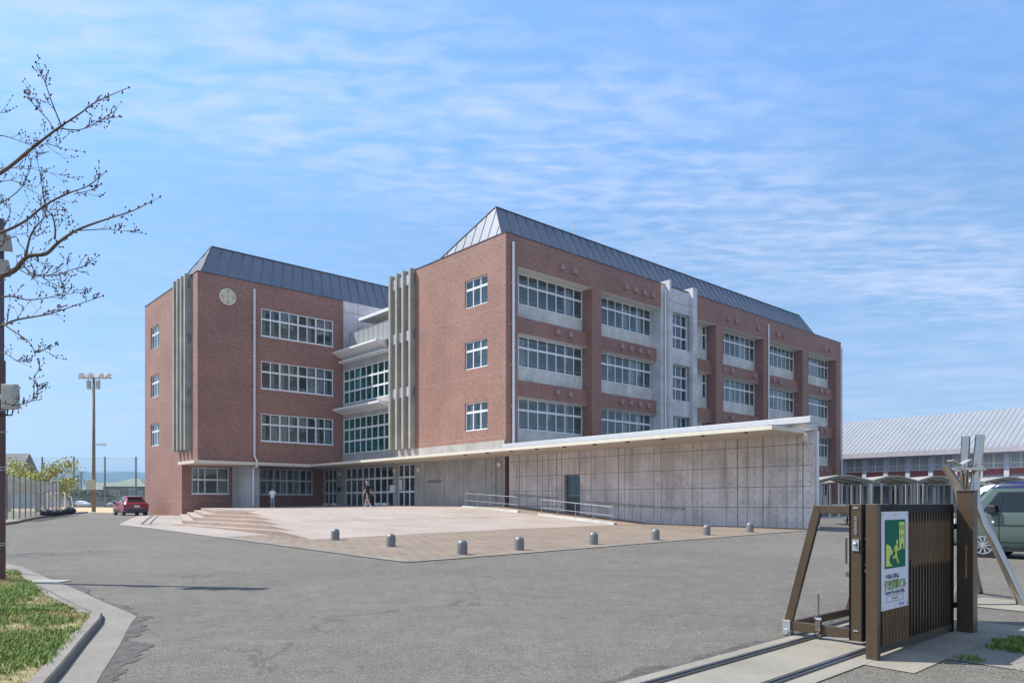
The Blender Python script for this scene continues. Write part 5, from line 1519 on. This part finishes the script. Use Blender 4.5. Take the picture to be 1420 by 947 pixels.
limb([(-60, 268), (0, 240), (44, 210), (62, 193), (83, 178), (112, 159), (139, 144), (179, 123)], 8.6, 8.0, .045, .004, fork)
limb([(84, 176), (80, 155), (72, 137), (64, 114), (57, 100), (51, 88)], 8.2, 8.0, .010, .003)
limb([(76, 181), (66, 168), (57, 154), (45, 141), (37, 129)], 8.2, 8.3, .008, .003)
limb([(83, 178), (108, 178), (135, 170), (152, 168), (169, 162)], 8.2, 8.5, .009, .003)
limb([(52, 204), (64, 200), (88, 208), (117, 211)], 8.3, 8.7, .006, .002)
limb([(-60, 345), (0, 322), (32, 305), (67, 286), (98, 269), (118, 256), (145, 237)], 8.8, 8.3, .038, .004, fork)
limb([(100, 268), (120, 263), (142, 256)], 8.4, 8.4, .007, .003)
limb([(-40, 425), (0, 389), (17, 374), (34, 354), (61, 350), (79, 333), (112, 322), (145, 306), (183, 291), (206, 277)], 9.0, 8.1, .062, .004, fork2)
limb([(113, 321), (145, 317), (165, 320), (183, 321)], 8.4, 8.5, .008, .003)
limb([(79, 332), (78, 317), (72, 300), (66, 290), (62, 270), (59, 249), (52, 218)], 8.5, 8.6, .016, .003)
limb([(34, 354), (46, 330), (54, 317), (59, 296), (66, 280)], 8.6, 8.8, .018, .004)
limb([(-50, 478), (0, 450), (25, 444), (48, 440), (72, 434), (111, 423), (140, 409)], 9.1, 8.6, .030, .004, fork2)
limb([(0, 415), (18, 411), (40, 416), (65, 414), (95, 409), (118, 404)], 9.0, 8.9, .016, .003)
limb([(0, 447), (12, 455), (36, 473), (50, 488), (62, 484), (77, 476)], 8.9, 8.6, .012, .003)
limb([(-30, 556), (0, 559), (20, 560), (36, 557), (48, 549), (54, 543), (59, 535)], 9.2, 9.0, .014, .004)
limb([(45, 552), (48, 535), (50, 520), (53, 511)], 9.0, 9.0, .007, .003)
limb([(-30, 492), (0, 488), (25, 500), (47, 500)], 9.1, 9.0, .010, .003)
limb([(-40, 372), (0, 336), (6, 318), (12, 290), (0, 278)], 9.2, 9.3, .014, .004)
limb([(-20, 200), (0, 190), (20, 193), (44, 202)], 8.8, 9.0, .012, .003)
limb([(-20, 236), (10, 234), (42, 236), (62, 240), (110, 250)], 9.2, 9.3, .008, .002)
limb([(-20, 345), (16, 326), (30, 340), (44, 358), (62, 366), (90, 380)], 9.0, 9.2, .010, .002)
limb([(28, 366), (40, 378), (55, 383), (75, 380), (98, 374), (115, 366), (136, 354)], 8.9, 8.7, .014, .003)
limb([(30, 374), (45, 383), (60, 385), (85, 400), (88, 398)], 8.9, 8.9, .008, .002)
limb([(-10, 150), (0, 155), (10, 150)], 9, 9, .006, .003)
limb([(-30, 262), (12, 250), (40, 262), (66, 278), (90, 290), (96, 320)], 9.4, 9.2, .008, .002)
limb([(-20, 300), (24, 268), (40, 240), (48, 220), (52, 212)], 9.1, 9.3, .010, .003)
for k in range(9):                                   # the rest of the crown, away from the school
    an = R(95+170*k/8+tr_.uniform(-8, 8)); h_ = tr_.uniform(1.2, 2.6); ln = tr_.uniform(.9, 1.7)
    st_ = Vector(fork if k % 2 else fork2); e_ = st_+Vector((math.cos(an)*ln, math.sin(an)*ln, h_))
    p_ = [st_-Vector((0, 0, .1)), st_.lerp(e_, .3)+Vector((0, 0, -.12)), st_.lerp(e_, .65)+Vector((tr_.uniform(-.1, .1), tr_.uniform(-.1, .1), 0)), e_]
    sp = spl(p_, 5); limbs.append((sp, [.05*(1-i/len(sp))+.004 for i in range(len(sp))]))
lead = spl([Vector(fork)-Vector((0, 0, .1)), Vector(fork)+Vector((-.1, .1, .6)), Vector(fork)+Vector((-.05, 0, 1.5)), Vector(fork)+Vector((-.3, .1, 2.6))], 5)
limbs.append((lead, [.088*(1-i/len(lead))+.005 for i in range(len(lead))]))
def bud(p, r): tw_m.blob(tuple(p), r, 1, 1, (1, 1, 1.5), .1, m=1)
def twig(p, d, L_, r, lvl):
    pts = [p]; dd = d.normalized()
    for k in range(4):
        dd = (dd+Vector((tr_.uniform(-.3, .3), tr_.uniform(-.3, .3), tr_.uniform(-.18, .3)))).normalized(); pts.append(pts[-1]+dd*L_/4)
    tw_m.tube(pts, [r*(1-.16*i) for i in range(5)], 5, cap=False)
    bud(pts[-1], .0046)
    for pp in pts[1:-1]:
        if tr_.random() < .34: bud(pp, .0042)
    if lvl > 0:
        for pp in pts[1:]:
            if tr_.random() < .40: twig(pp, dd+Vector((tr_.uniform(-.9, .9), tr_.uniform(-.9, .9), tr_.uniform(-.5, .9))), L_*.55, r*.75, lvl-1)
for s, rs in limbs:
    tw_m = MB(); tw_m.tube(s, rs, 7)
    for i in range(3, len(s)-1):
        d = (s[i+1]-s[i]).normalized()
        for rep in range(2):
            if tr_.random() < (.70 if rep == 0 else .28):
                side = Vector((tr_.uniform(-.7, .7), tr_.uniform(-1, 1), tr_.uniform(-.6, 1)))
                if tr_.random() < .35:      # short spur with a bud cluster
                    e = s[i]+(side.normalized())*.02; tw_m.tube([s[i], e], [.002, .0016], 5); bud(e, .005); bud(e+Vector((.004, 0, .004)), .0042)
                else: twig(s[i], d*.9+side*.8, tr_.uniform(.05, .18)*(1.2-.8*i/len(s)), .0017, 1)
    bud(s[-1], .006)
    lo_ = tw_m.build('limb', [bark_m, bud_m], ct, fix=False)
    for p in lo_.data.polygons: p.use_smooth = True

# second tree off frame whose shade falls on the road
ct2 = copy_tree(ct); ct2.location = (-17.2, 16.2, g(16)+.03); ct2.rotation_euler = (0, 0, R(75)); ct2.scale = (1.75,)*3
ct2['label'] = 'bare cherry tree standing beyond the brown lamp post, out past the picture edge'
ct['group'] = ct2['group'] = 'bare cherry trees along the verge'
# ================================================================== LEFT BACKGROUND
# verge with kerb along the far road
m = MB(); VP = [(-22, 29), (-25, 36.5), (-31, 48), (-38, 63), (-42, 72)]
for p, q in zip(VP, VP[1:]):
    m.quad((p[0], p[1], g(p[1])-.02), (q[0], q[1], g(q[1])-.02), (q[0], q[1], g(q[1])+.13), (p[0], p[1], g(p[1])+.13), m=0)
    m.quad((p[0], p[1], g(p[1])+.13), (q[0], q[1], g(q[1])+.13), (q[0]-.25, q[1], g(q[1])+.13), (p[0]-.25, p[1], g(p[1])+.13), m=0)
    m.quad((p[0]-.25, p[1], g(p[1])+.125), (q[0]-.25, q[1], g(q[1])+.125), (-90, q[1], g(q[1])+.125), (-90, p[1], g(p[1])+.125), m=1)
tag(m.build('verge', [conc_kerb, soil_m], fix=False), kind='structure')

cf_ = thing('chain_link_fence', 'tall grey chain link fence along the far left road', 'fence', (0, 0, 0))
cps = [Vector((-33.6+2.4*0, 42.0, 0))]
P0, P1 = Vector((-27.8, 40.0, 0)), Vector((-36.1, 58.0, 0))
for k in range(12):
    p = P0.lerp(P1, k/11); q = MB(); z = g(p.y)+.1; q.tube([(p.x, p.y, z-.1), (p.x, p.y, z+2.55)], .04, 8); q.build('post', netpole_m, cf_)
q = MB()
for z in (.75, 2.6, 2.95): q.tube([(P0.x, P0.y, z), (P1.x, P1.y, z)] if z != .75 else [(P0.x, P0.y, g(P0.y)+.2), (P1.x, P1.y, g(P1.y)+.2)], .025, 6)
p = P0.lerp(P1, .45); p2 = P0.lerp(P1, .75); q.tube([(p.x, p.y, 2.3), (p2.x, p2.y, .7)], .03, 6)
q.build('rail', galv, cf_)
Ln = (P1-P0).length
q = MB(); q.quad((0, 0, .65), (Ln, 0, .68), (Ln, 0, 3.0), (0, 0, 3.0)); o = q.build('wire_mesh', chain_m, cf_, fix=False); o.location = (P0.x, P0.y, 0); o.rotation_euler = (0, 0, math.atan2(P1.y-P0.y, P1.x-P0.x))
# black bags by the fence
bgm = mat('black_bag', (.015, .016, .022), .45, var=.3)
BG = [(64, 712, .30, 'black sports bag nearest the chain link fence, leftmost of the row'), (71, 712, .26, 'black sports bag second from the left in the row'), (78, 710.5, .28, 'black sports bag in the middle of the row'), (85, 710.5, .30, 'black sports bag second from the right in the row'), (97, 709.5, .38, 'large rounded black bag at the right end of the row')]
for i, (px, py, r, lab) in enumerate(BG):
    bz_ = (50, 51.5, 53, 54.5, 58)[i]; p = at(px, py, bz_); t = thing('sports_bag', lab, 'bag', (p.x, bz_, g(bz_)+.12), 0, 'black bags by the fence')
    q = MB(); q.blob((0, 0, r*.62), r, i, 3, (1.25, .8, .75), .10); q.build('bag_body', bgm, t, smooth=True)
    q = MB(); q.tube([(-.25, -.2, r*.9), (-.12, -.22, r*1.45), (.12, -.22, r*1.45), (.25, -.2, r*.9)], .03, 6); q.build('strap', mat('bag_strap', (.18, .18, .2), .7), t)
# floodlight mast of the sports field
fz = 77.5; fx = at(130, 700, fz).x
fm = thing('floodlight_mast', 'weathered mast with four floodlights and a pale cabinet at the field edge', 'floodlight', (fx, fz, g(fz)))
q = MB(); q.tube([(0, 0, -.3), (0, 0, 14.3)], [.20, .12], 14); o = q.build('mast', wood_pole, fm, smooth=True)
q = MB(); q.box(-1.6, 1.9, -.06, .06, 14.2, 14.34); q.box(-.7, .7, -.05, .05, 13.1, 13.2); q.box(-.62, -.56, -.05, .05, 13.2, 14.2); q.box(.56, .62, -.05, .05, 13.2, 14.2); q.build('cross_arm', box_m, fm)
for x, rz in ((-1.2, 40), (-.25, 10), (.9, -10), (1.6, -35)):
    q = MB(); q.lathe([(.12, .3), (.2, .12), (.34, -.12), (.34, -.16)], 16, (0, 0, 0), axis='y'); l = q.build('floodlight', lens_c, fm, smooth=True); l.location = (x, -.1, 14.55); l.rotation_euler = (R(25), 0, R(rz))
for x in (-.48, .48):
    q = MB(); q.box(x-.17, x+.17, -.2, .1, 13.25, 14.0); q.build('ballast_box', box_m, fm)
q = MB(); q.box(-.55, .3, -.5, -.26, 2.4, 3.45); q.build('cabinet', mat('cabinet_cream', (.55, .52, .42), .6), fm, bevel=.02)
q = MB(); q.tube([(0, 0, 7.2), (1.0, 0, 7.3)], .05, 8); q.box(.3, 1.3, -.1, .1, 7.1, 7.3); q.box(1.1, 1.3, -.1, .1, 7.03, 7.1); q.build('speaker_arm', white_p, fm)
# net poles and net
NZ = 150
npx = [20, 58.5, 102.5, 145.5, 188.5, 231]
for px, lab in zip(npx, ('far ball net pole beside the brown lamp post', 'far ball net pole behind the chain link fence and yellow green tree', 'far ball net pole between the yellow green tree and the floodlight mast', 'far ball net pole right of the floodlight mast', 'far ball net pole above the red car', 'far ball net pole hidden by the school')):
    if px > 200: continue
    x = at(px, 700, NZ).x; q = MB(); q.tube([(x, NZ, g(NZ)-.3), (x, NZ, 11.0)], .16, 8); o = q.build('net_pole', netpole_m); tag(o, lab, 'pole', 'ball net poles across the field')
x0, x1 = at(-40, 700, NZ).x, at(190, 700, NZ).x
nt_ = thing('ball_net', 'fine dark ball net hung between the far poles', 'net', (x0, NZ+.3, 0))
q = MB(); q.quad((0, 0, .5), (x1-x0, 0, .5), (x1-x0, 0, 10.6), (0, 0, 10.6)); q.build('net', net_m, nt_, fix=False)
q = MB(); q.tube([(0, 0, 10.7), (x1-x0, 0, 10.7)], .03, 5); q.tube([(0, 0, 4.2), (x1-x0, 0, 4.2)], .03, 5); q.tube([(0, 0, 8), (x1-x0, 0, 8)], .02, 5); q.build('cable', netpole_m, nt_)
lf_ = thing('field_fence', 'low grey mesh fence along the far edge of the sports field', 'fence', (at(-40, 700, 148).x, 148, g(148)))
q = MB(); Lx = at(230, 700, 148).x-at(-40, 700, 148).x; q.quad((0, 0, 0), (Lx, 0, 0), (Lx, 0, 2.2), (0, 0, 2.2)); q.build('wire_mesh', mesh_net_mat('field_mesh', (.26, .30, .30), .12, .02), lf_, fix=False)
for k in range(14):
    q = MB(); q.tube([(Lx*k/13, 0, -.1), (Lx*k/13, 0, 2.25)], .06, 6); q.build('post', netpole_m, lf_)
# goal
gz = 82; gx0, gx1 = at(66, 700, gz).x, at(90, 700, gz).x
gl2 = thing('football_goal', 'white football goal frame seen through the chain link fence', 'goal', (gx0, gz, g(gz)))
q = MB(); w = gx1-gx0
q.tube([(0, 0, 0), (0, 0, 2.1), (w, 0, 2.1), (w, 0, 0)], .08, 8); q.tube([(0, 0, 2.1), (0, 1.2, 1.6), (0, 1.6, .05), (w, 1.6, .05), (w, 1.2, 1.6), (w, 0, 2.1)], .05, 8); q.build('goal_frame', white_p, gl2)
q = MB(); q.quad((0, 0, 2.1), (w, 0, 2.1), (w, 1.4, .05), (0, 1.4, .05)); q.build('goal_net', mesh_net_mat('goal_netting', (.6, .6, .6), .15, .015), gl2, fix=False)
# houses
def house(label, px0, px1, Z, zr, ze, wallm, roofm, dp=9, hip=True, wins=()):
    x0, x1 = at(px0, 700, Z).x, at(px1, 700, Z).x; w = x1-x0
    t = thing('house', label, 'house', (x0, Z, g(Z)))
    q = MB(); q.box(0, w, 0, dp, -.5, ze-g(Z)); q.build('wall', wallm, t)
    q = MB(); e = .5; h0 = ze-g(Z); h1 = zr-g(Z)
    if hip:
        i = min(w, dp)*.5; P = [(-e, -e, h0), (w+e, -e, h0), (w+e, dp+e, h0), (-e, dp+e, h0), (min(i, w*.42), dp/2, h1), (max(w-i, w*.58), dp/2, h1)]
        for f in ((0, 1, 5, 4), (1, 2, 5), (2, 3, 4, 5), (3, 0, 4), (3, 2, 1, 0)): q.quad(*[P[k] for k in f])
    else:
        P = [(-e, -e, h0), (w+e, -e, h0), (w+e, dp+e, h0), (-e, dp+e, h0), (-e, dp/2, h1), (w+e, dp/2, h1)]
        for f in ((0, 1, 5, 4), (2, 3, 4, 5), (0, 4, 3), (1, 2, 5), (3, 2, 1, 0)): q.quad(*[P[k] for k in f])
    q.build('roof', roofm, t)
    for (u, z0, z1, ww) in wins:
        q = MB(); q.box(w*u, w*u+ww, -.06, .04, z0, z1); f = q.build('window', white_frame, t)
        q = MB(); q.box(w*u+.1, w*u+ww-.1, -.08, -.062, z0+.1, z1-.1); q.build('pane', gwin, f)
green_roof = mat('green_tile_roof', (.17, .205, .155), .7, var=.12, scale=.6); wall_b = mat('brown_house_wall', (.23, .195, .15), .8, var=.15, scale=.4)
wall_g = mat('grey_house_wall', (.36, .37, .36), .8); teal = mat('teal_wall', (.17, .32, .33), .7); slate = mat('slate_roof', (.13, .135, .14), .7, var=.3, scale=2)
house('far brown house with a hipped green roof behind the red car', 143, 201, 196, 8.3, 5.9, wall_b, green_roof, 12, True, [(.18, 2.9, 4.3, 1.1), (.32, 2.9, 4.3, .8), (.62, 2.9, 4.9, 1.8), (.85, 3, 4.2, .8)])
house('far brown house with a lower green roof behind the floodlight mast', 115, 142, 205, 7.4, 5.2, wall_b, green_roof, 11, False, [(.2, 2.6, 4.2, 1.6), (.6, 2.6, 4.2, 1.2)])
house('far house with a steep slate gable roof and teal wall behind the yellow green tree', -30, 27, 128, 10.3, 6.9, teal, slate, 4, False, [(.72, 4.0, 5.2, 1.6)])
house('far pale grey house with a blue grey roof left of the floodlight mast', 83, 104, 230, 6.6, 4.6, wall_g, slate, 8, True, [(.2, 1.5, 3, 1.5)])
house('small far white house left of the slate roofed one, seen through the fence', 48, 78, 245, 6.4, 4.4, mat('white_house', (.55, .55, .55), .8), slate, 8, True, [(.3, 1.5, 3, 1.5)])
# utility poles
for px, zt, Z, lab in ((108, 10.0, 235, 'far utility pole left of the floodlight mast, the shorter one'), (112.5, 10.6, 225, 'far utility pole just left of the floodlight mast, the taller one')):
    t = thing('utility_pole', lab, 'utility pole', (at(px, 700, Z).x, Z, g(Z))); q = MB(); q.tube([(0, 0, 0), (0, 0, zt)], .2, 8); q.build('pole', wood_pole, t)
    q = MB(); q.box(-.9, .9, -.06, .06, zt-.5, zt-.35); q.box(-.7, .7, -.06, .06, zt-1.3, zt-1.18); q.build('cross_arm', netpole_m, t)
    q = MB(); q.lathe([(.28, 0), (.28, .7)], 12, (.4, 0, zt-2.4)); q.build('transformer', box_m, t)
# trees
def leaf_tree(name, label, loc, h, rad, lm, n, seed, gap=.0, twigs=6, flat=.65, lsz=.16, group=None, sd=.24):
    r = random.Random(seed); t = thing(name, label, 'tree', loc, 0, group)
    q = MB(); q.tube(spl([(0, 0, -.2), (.08, .05, h*.25), (-.05, 0, h*.42), (.05, 0, h*.6)], 4), [.2*(1-.045*i) for i in range(13)], 10); q.build('trunk', bark_m, t, smooth=True)
    lb = MB(); cl = []
    for k in range(twigs*2):
        a = 6.283*k/(twigs*2)+r.uniform(-.3, .3); e = Vector((math.cos(a)*rad*r.uniform(.45, .95), math.sin(a)*rad*r.uniform(.45, .95), h*r.uniform(.5, .95)))
        s = Vector((0, 0, h*r.uniform(.28, .5))); md_ = s.lerp(e, .5)+Vector((r.uniform(-.2, .2), r.uniform(-.2, .2), h*.05))
        lb.tube(spl([s, md_, e], 3), [.07, .065, .055, .045, .035, .025, .015], 6, cap=False); cl.append(e); cl.append(md_.lerp(e, .4))
        for _ in range(2): cl.append(e+Vector((r.uniform(-.5, .5), r.uniform(-.5, .5), r.uniform(-.3, .4)))*rad*.35)
    lb.build('limb', bark_m, t, smooth=True)
    lv = MB()
    for k in range(n):
        c = r.choice(cl); s = rad*sd
        p = c+Vector((r.gauss(0, 1)*s, r.gauss(0, 1)*s, r.gauss(0, 1)*s*flat)); u = Vector((r.gauss(0, 1), r.gauss(0, 1), r.gauss(0, 1))).normalized(); w = u.orthogonal().normalized()*lsz*r.uniform(.6, 1.2); u = u*lsz*r.uniform(.6, 1.2)
        lv.quad(p-u*.5, p+w*.4, p+u*.5, p-w*.4, m=r.choice((0, 0, 1)))
    lv.build('crown', lm, t, fix=False)
    return t
ylw = [mat('yellow_green_leaf', (.42, .40, .07), .7, var=.2), mat('olive_leaf', (.24, .25, .05), .7, var=.2)]
dkl = [mat('dark_leaf', (.045, .075, .03), .7, var=.2), mat('mid_leaf', (.07, .10, .04), .7, var=.2)]
yz = 72
leaf_tree('broadleaf_tree', 'yellow green spring tree behind the chain link fence', (at(52, 700, yz).x, yz, g(yz)), 5.0, 3.3, ylw, 5200, 5, lsz=.2, sd=.15)
leaf_tree('broadleaf_tree', 'smaller yellow green tree by the brown lamp post, far left', (at(12, 700, 74).x, 74, g(74)), 4.2, 1.7, ylw, 1500, 6, lsz=.2)
for k, (px, Z, h, rd, lab) in enumerate(((97, 190, 4.4, 3.0, 'dark green bush beyond the field, left of the mast'), (110, 185, 3.6, 3.0, 'low dark green bush beyond the field, at the foot of the utility poles'), (122, 182, 3.2, 2.4, 'dark green bush beyond the field, just left of the mast'), (146, 186, 3.0, 2.0, 'small dark bush in front of the far green roofed houses'), (20, 165, 4.5, 4.0, 'dark bush behind the chain link fence, in front of the teal house'), (62, 175, 4.0, 3.5, 'dark bush beyond the goal'))):
    leaf_tree('bush', lab, (at(px, 700, Z).x, Z, g(Z)), h, rd, dkl, 900, 50+k, lsz=.45, group='dark bushes beyond the sports field')
# hills
m = MB(); hr_ = random.Random(2)
def hz(x, k):
    return (1 if k else 0)*(124+10*math.sin(x/520+.8+k)+9*math.sin(x/231+2.1*k)+5*math.sin(x/97+k)+3*math.sin(x/41))
nx = 220
rows = [(2300, 0), (2420, .35), (2600, .75), (2800, 1.0), (3300, .6)]
for i in range(nx):
    xa, xb = -3600+7200*i/nx, -3600+7200*(i+1)/nx
    for (ya, fa), (yb, fb) in zip(rows, rows[1:]):
        m.quad((xa, ya, -.5+fa*hz(xa, 1)), (xb, ya, -.5+fa*hz(xb, 1)), (xb, yb, -.5+fb*hz(xb, 1)), (xa, yb, -.5+fb*hz(xa, 1)))
tag(m.build('hills', mat('wooded_hill', (.06, .085, .05), .95, var=.35, scale=.012, fine=.06), smooth=True, fix=False), kind='structure')

# ================================================================== AIR, SKY, SUN, CAMERA
m = MB(); m.box(-6050, 6050, -70, 6550, -2.2, 172)
hzo = m.build('haze', bpy.data.materials.new('haze_air'))
hm_ = hzo.data.materials[0]; hm_.use_nodes = True; nt = hm_.node_tree
for n_ in list(nt.nodes):
    if n_.type != 'OUTPUT_MATERIAL': nt.nodes.remove(n_)
pv_ = N(nt, 'ShaderNodeVolumePrincipled'); pv_.inputs['Color'].default_value = (.36, .66, 1, 1); pv_.inputs['Density'].default_value = 2.5e-4; pv_.inputs['Anisotropy'].default_value = .2
L(nt, pv_.outputs[0], nt.nodes['Material Output'].inputs['Volume'])
tag(hzo, kind='stuff')

SEL = R(52); SH = Vector((-.989, .148)).normalized()
sv = Vector((SH.x*math.cos(SEL), SH.y*math.cos(SEL), math.sin(SEL)))
sd = bpy.data.lights.new('sun', 'SUN'); sd.energy = 4.8; sd.angle = R(.53); sd.color = (1, .95, .87)
so_ = bpy.data.objects.new('sun', sd); col.objects.link(so_); so_.rotation_euler = sv.to_track_quat('Z', 'Y').to_euler(); so_.location = (-30, 10, 60)

w = bpy.data.worlds.new('World'); sc.world = w; w.use_nodes = True; nt = w.node_tree
bg = nt.nodes['Background']
sky = N(nt, 'ShaderNodeTexSky', sky_type='NISHITA'); sky.sun_disc = False
sky.sun_elevation = SEL; sky.sun_rotation = math.atan2(SH.x, SH.y); sky.air_density = 1.0; sky.dust_density = .6; sky.ozone_density = 2.0; sky.altitude = 0
tc = N(nt, 'ShaderNodeTexCoord'); s = N(nt, 'ShaderNodeSeparateXYZ'); L(nt, tc.outputs['Generated'], s.inputs[0])
zc = math_n(nt, 'MAXIMUM', s.outputs[2], .012)
X_ = math_n(nt, 'DIVIDE', s.outputs[0], zc); Y_ = math_n(nt, 'DIVIDE', s.outputs[1], zc)
cb = N(nt, 'ShaderNodeCombineXYZ'); L(nt, X_, cb.inputs[0]); L(nt, Y_, cb.inputs[1])
def clouds(rot, scl, nscale, det, rgh, dist, p0, p1):
    mp = N(nt, 'ShaderNodeMapping'); mp.inputs['Rotation'].default_value = (0, 0, R(rot)); mp.inputs['Scale'].default_value = scl
    L(nt, cb.outputs[0], mp.inputs['Vector'])
    f = noise(nt, mp.outputs[0], nscale, det, rgh, dist)
    mr = N(nt, 'ShaderNodeMapRange', interpolation_type='SMOOTHSTEP'); mr.inputs['From Min'].default_value = p0; mr.inputs['From Max'].default_value = p1
    L(nt, f, mr.inputs['Value']); return mr.outputs[0]
rip = clouds(-4, (2.5, 5.4, 1), 2.8, 4, .52, .3, .30, .74)
soft = clouds(-12, (1, 2.2, 1), 1.1, 4, .5, .4, .36, .74)
# a diagonal bank across the sky: distance from a line in the cloud plane
dl = math_n(nt, 'ABSOLUTE', math_n(nt, 'SUBTRACT', math_n(nt, 'ADD', math_n(nt, 'MULTIPLY', X_, -.512), math_n(nt, 'MULTIPLY', Y_, .858)), 1.80))
wob = math_n(nt, 'MULTIPLY', math_n(nt, 'SUBTRACT', noise(nt, cb.outputs[0], 1.1, 4, .6), .5), 1.1)
dl = math_n(nt, 'ADD', dl, wob)
bk = N(nt, 'ShaderNodeMapRange', interpolation_type='SMOOTHSTEP'); bk.inputs['From Min'].default_value = .82; bk.inputs['From Max'].default_value = .12; L(nt, dl, bk.inputs['Value'])
far_ = N(nt, 'ShaderNodeMapRange', interpolation_type='SMOOTHSTEP'); far_.inputs['From Min'].default_value = .36; far_.inputs['From Max'].default_value = .10; L(nt, s.outputs[2], far_.inputs['Value'])
c1 = math_n(nt, 'MULTIPLY', bk.outputs[0], math_n(nt, 'ADD', math_n(nt, 'MULTIPLY', rip, .36), math_n(nt, 'MULTIPLY', soft, .30)))
c2 = math_n(nt, 'MULTIPLY', math_n(nt, 'MULTIPLY', soft, far_.outputs[0]), .5)
c3 = math_n(nt, 'MULTIPLY', rip, .14)
bh = N(nt, 'ShaderNodeMapRange', interpolation_type='SMOOTHSTEP'); bh.inputs['From Min'].default_value = .1; bh.inputs['From Max'].default_value = -.5; L(nt, s.outputs[1], bh.inputs['Value'])
c4_ = math_n(nt, 'MULTIPLY', bh.outputs[0], math_n(nt, 'ADD', .35, math_n(nt, 'MULTIPLY', soft, .5)))  # unseen cloud veil behind the camera, added as neutral fill for shaded walls
cf3 = math_n(nt, 'MINIMUM', math_n(nt, 'ADD', math_n(nt, 'ADD', math_n(nt, 'ADD', c1, c2), c3), c4_), .9)
skc = mixc(nt, 1., sky.outputs[0], (2.16, 2.40, 2.80), 'MULTIPLY')
vr = N(nt, 'ShaderNodeValToRGB'); L(nt, s.outputs[2], vr.inputs[0])
SKYR = ((0, (.80, .76, .70)), (.1, (.76, .73, .70)), (.22, (.78, .84, .82)), (.34, (.80, .96, .93)), (.47, (.92, 1.24, 1.34)), (.62, (.95, 1.3, 1.4)), (.80, (.95, .92, .80)), (1, (.92, .86, .72)))  # sky tint by height; topmost stops, out of view, whitened to add fill light
for i_, (p_, v_) in enumerate(SKYR):
    e_ = vr.color_ramp.elements[i_] if i_ < 2 else vr.color_ramp.elements.new(p_)
    e_.position = p_; e_.color = (v_[0]/2, v_[1]/2, v_[2]/2, 1)
skc = mixc(nt, 1., skc, vr.outputs[0], 'MULTIPLY')
skc = mixc(nt, .18, skc, (3.3, 4.6, 6.7))
cc = mixc(nt, cf3, skc, (4.6, 5.35, 7.1))
L(nt, cc, bg.inputs['Color']); bg.inputs['Strength'].default_value = .105

cam = bpy.data.cameras.new('camera'); co_ = bpy.data.objects.new('camera', cam); col.objects.link(co_)
co_.location = (0, 0, EYE); co_.rotation_euler = (R(90), 0, 0)
cam.sensor_width = 36; cam.lens = 36*1008/1420; cam.shift_y = (697-473.5)/1420; cam.shift_x = 0
cam.clip_start = .1; cam.clip_end = 30000
sc.camera = co_
sc.view_settings.view_transform = 'Standard'; sc.view_settings.look = 'None'; sc.view_settings.gamma = 1; sc.view_settings.exposure = .52
sc.view_settings.use_curve_mapping = False
sc.cycles.max_bounces = 8; sc.cycles.diffuse_bounces = 4; sc.cycles.transparent_max_bounces = 16
sc.cycles.volume_bounces = 0
sc.cycles.use_denoising = True
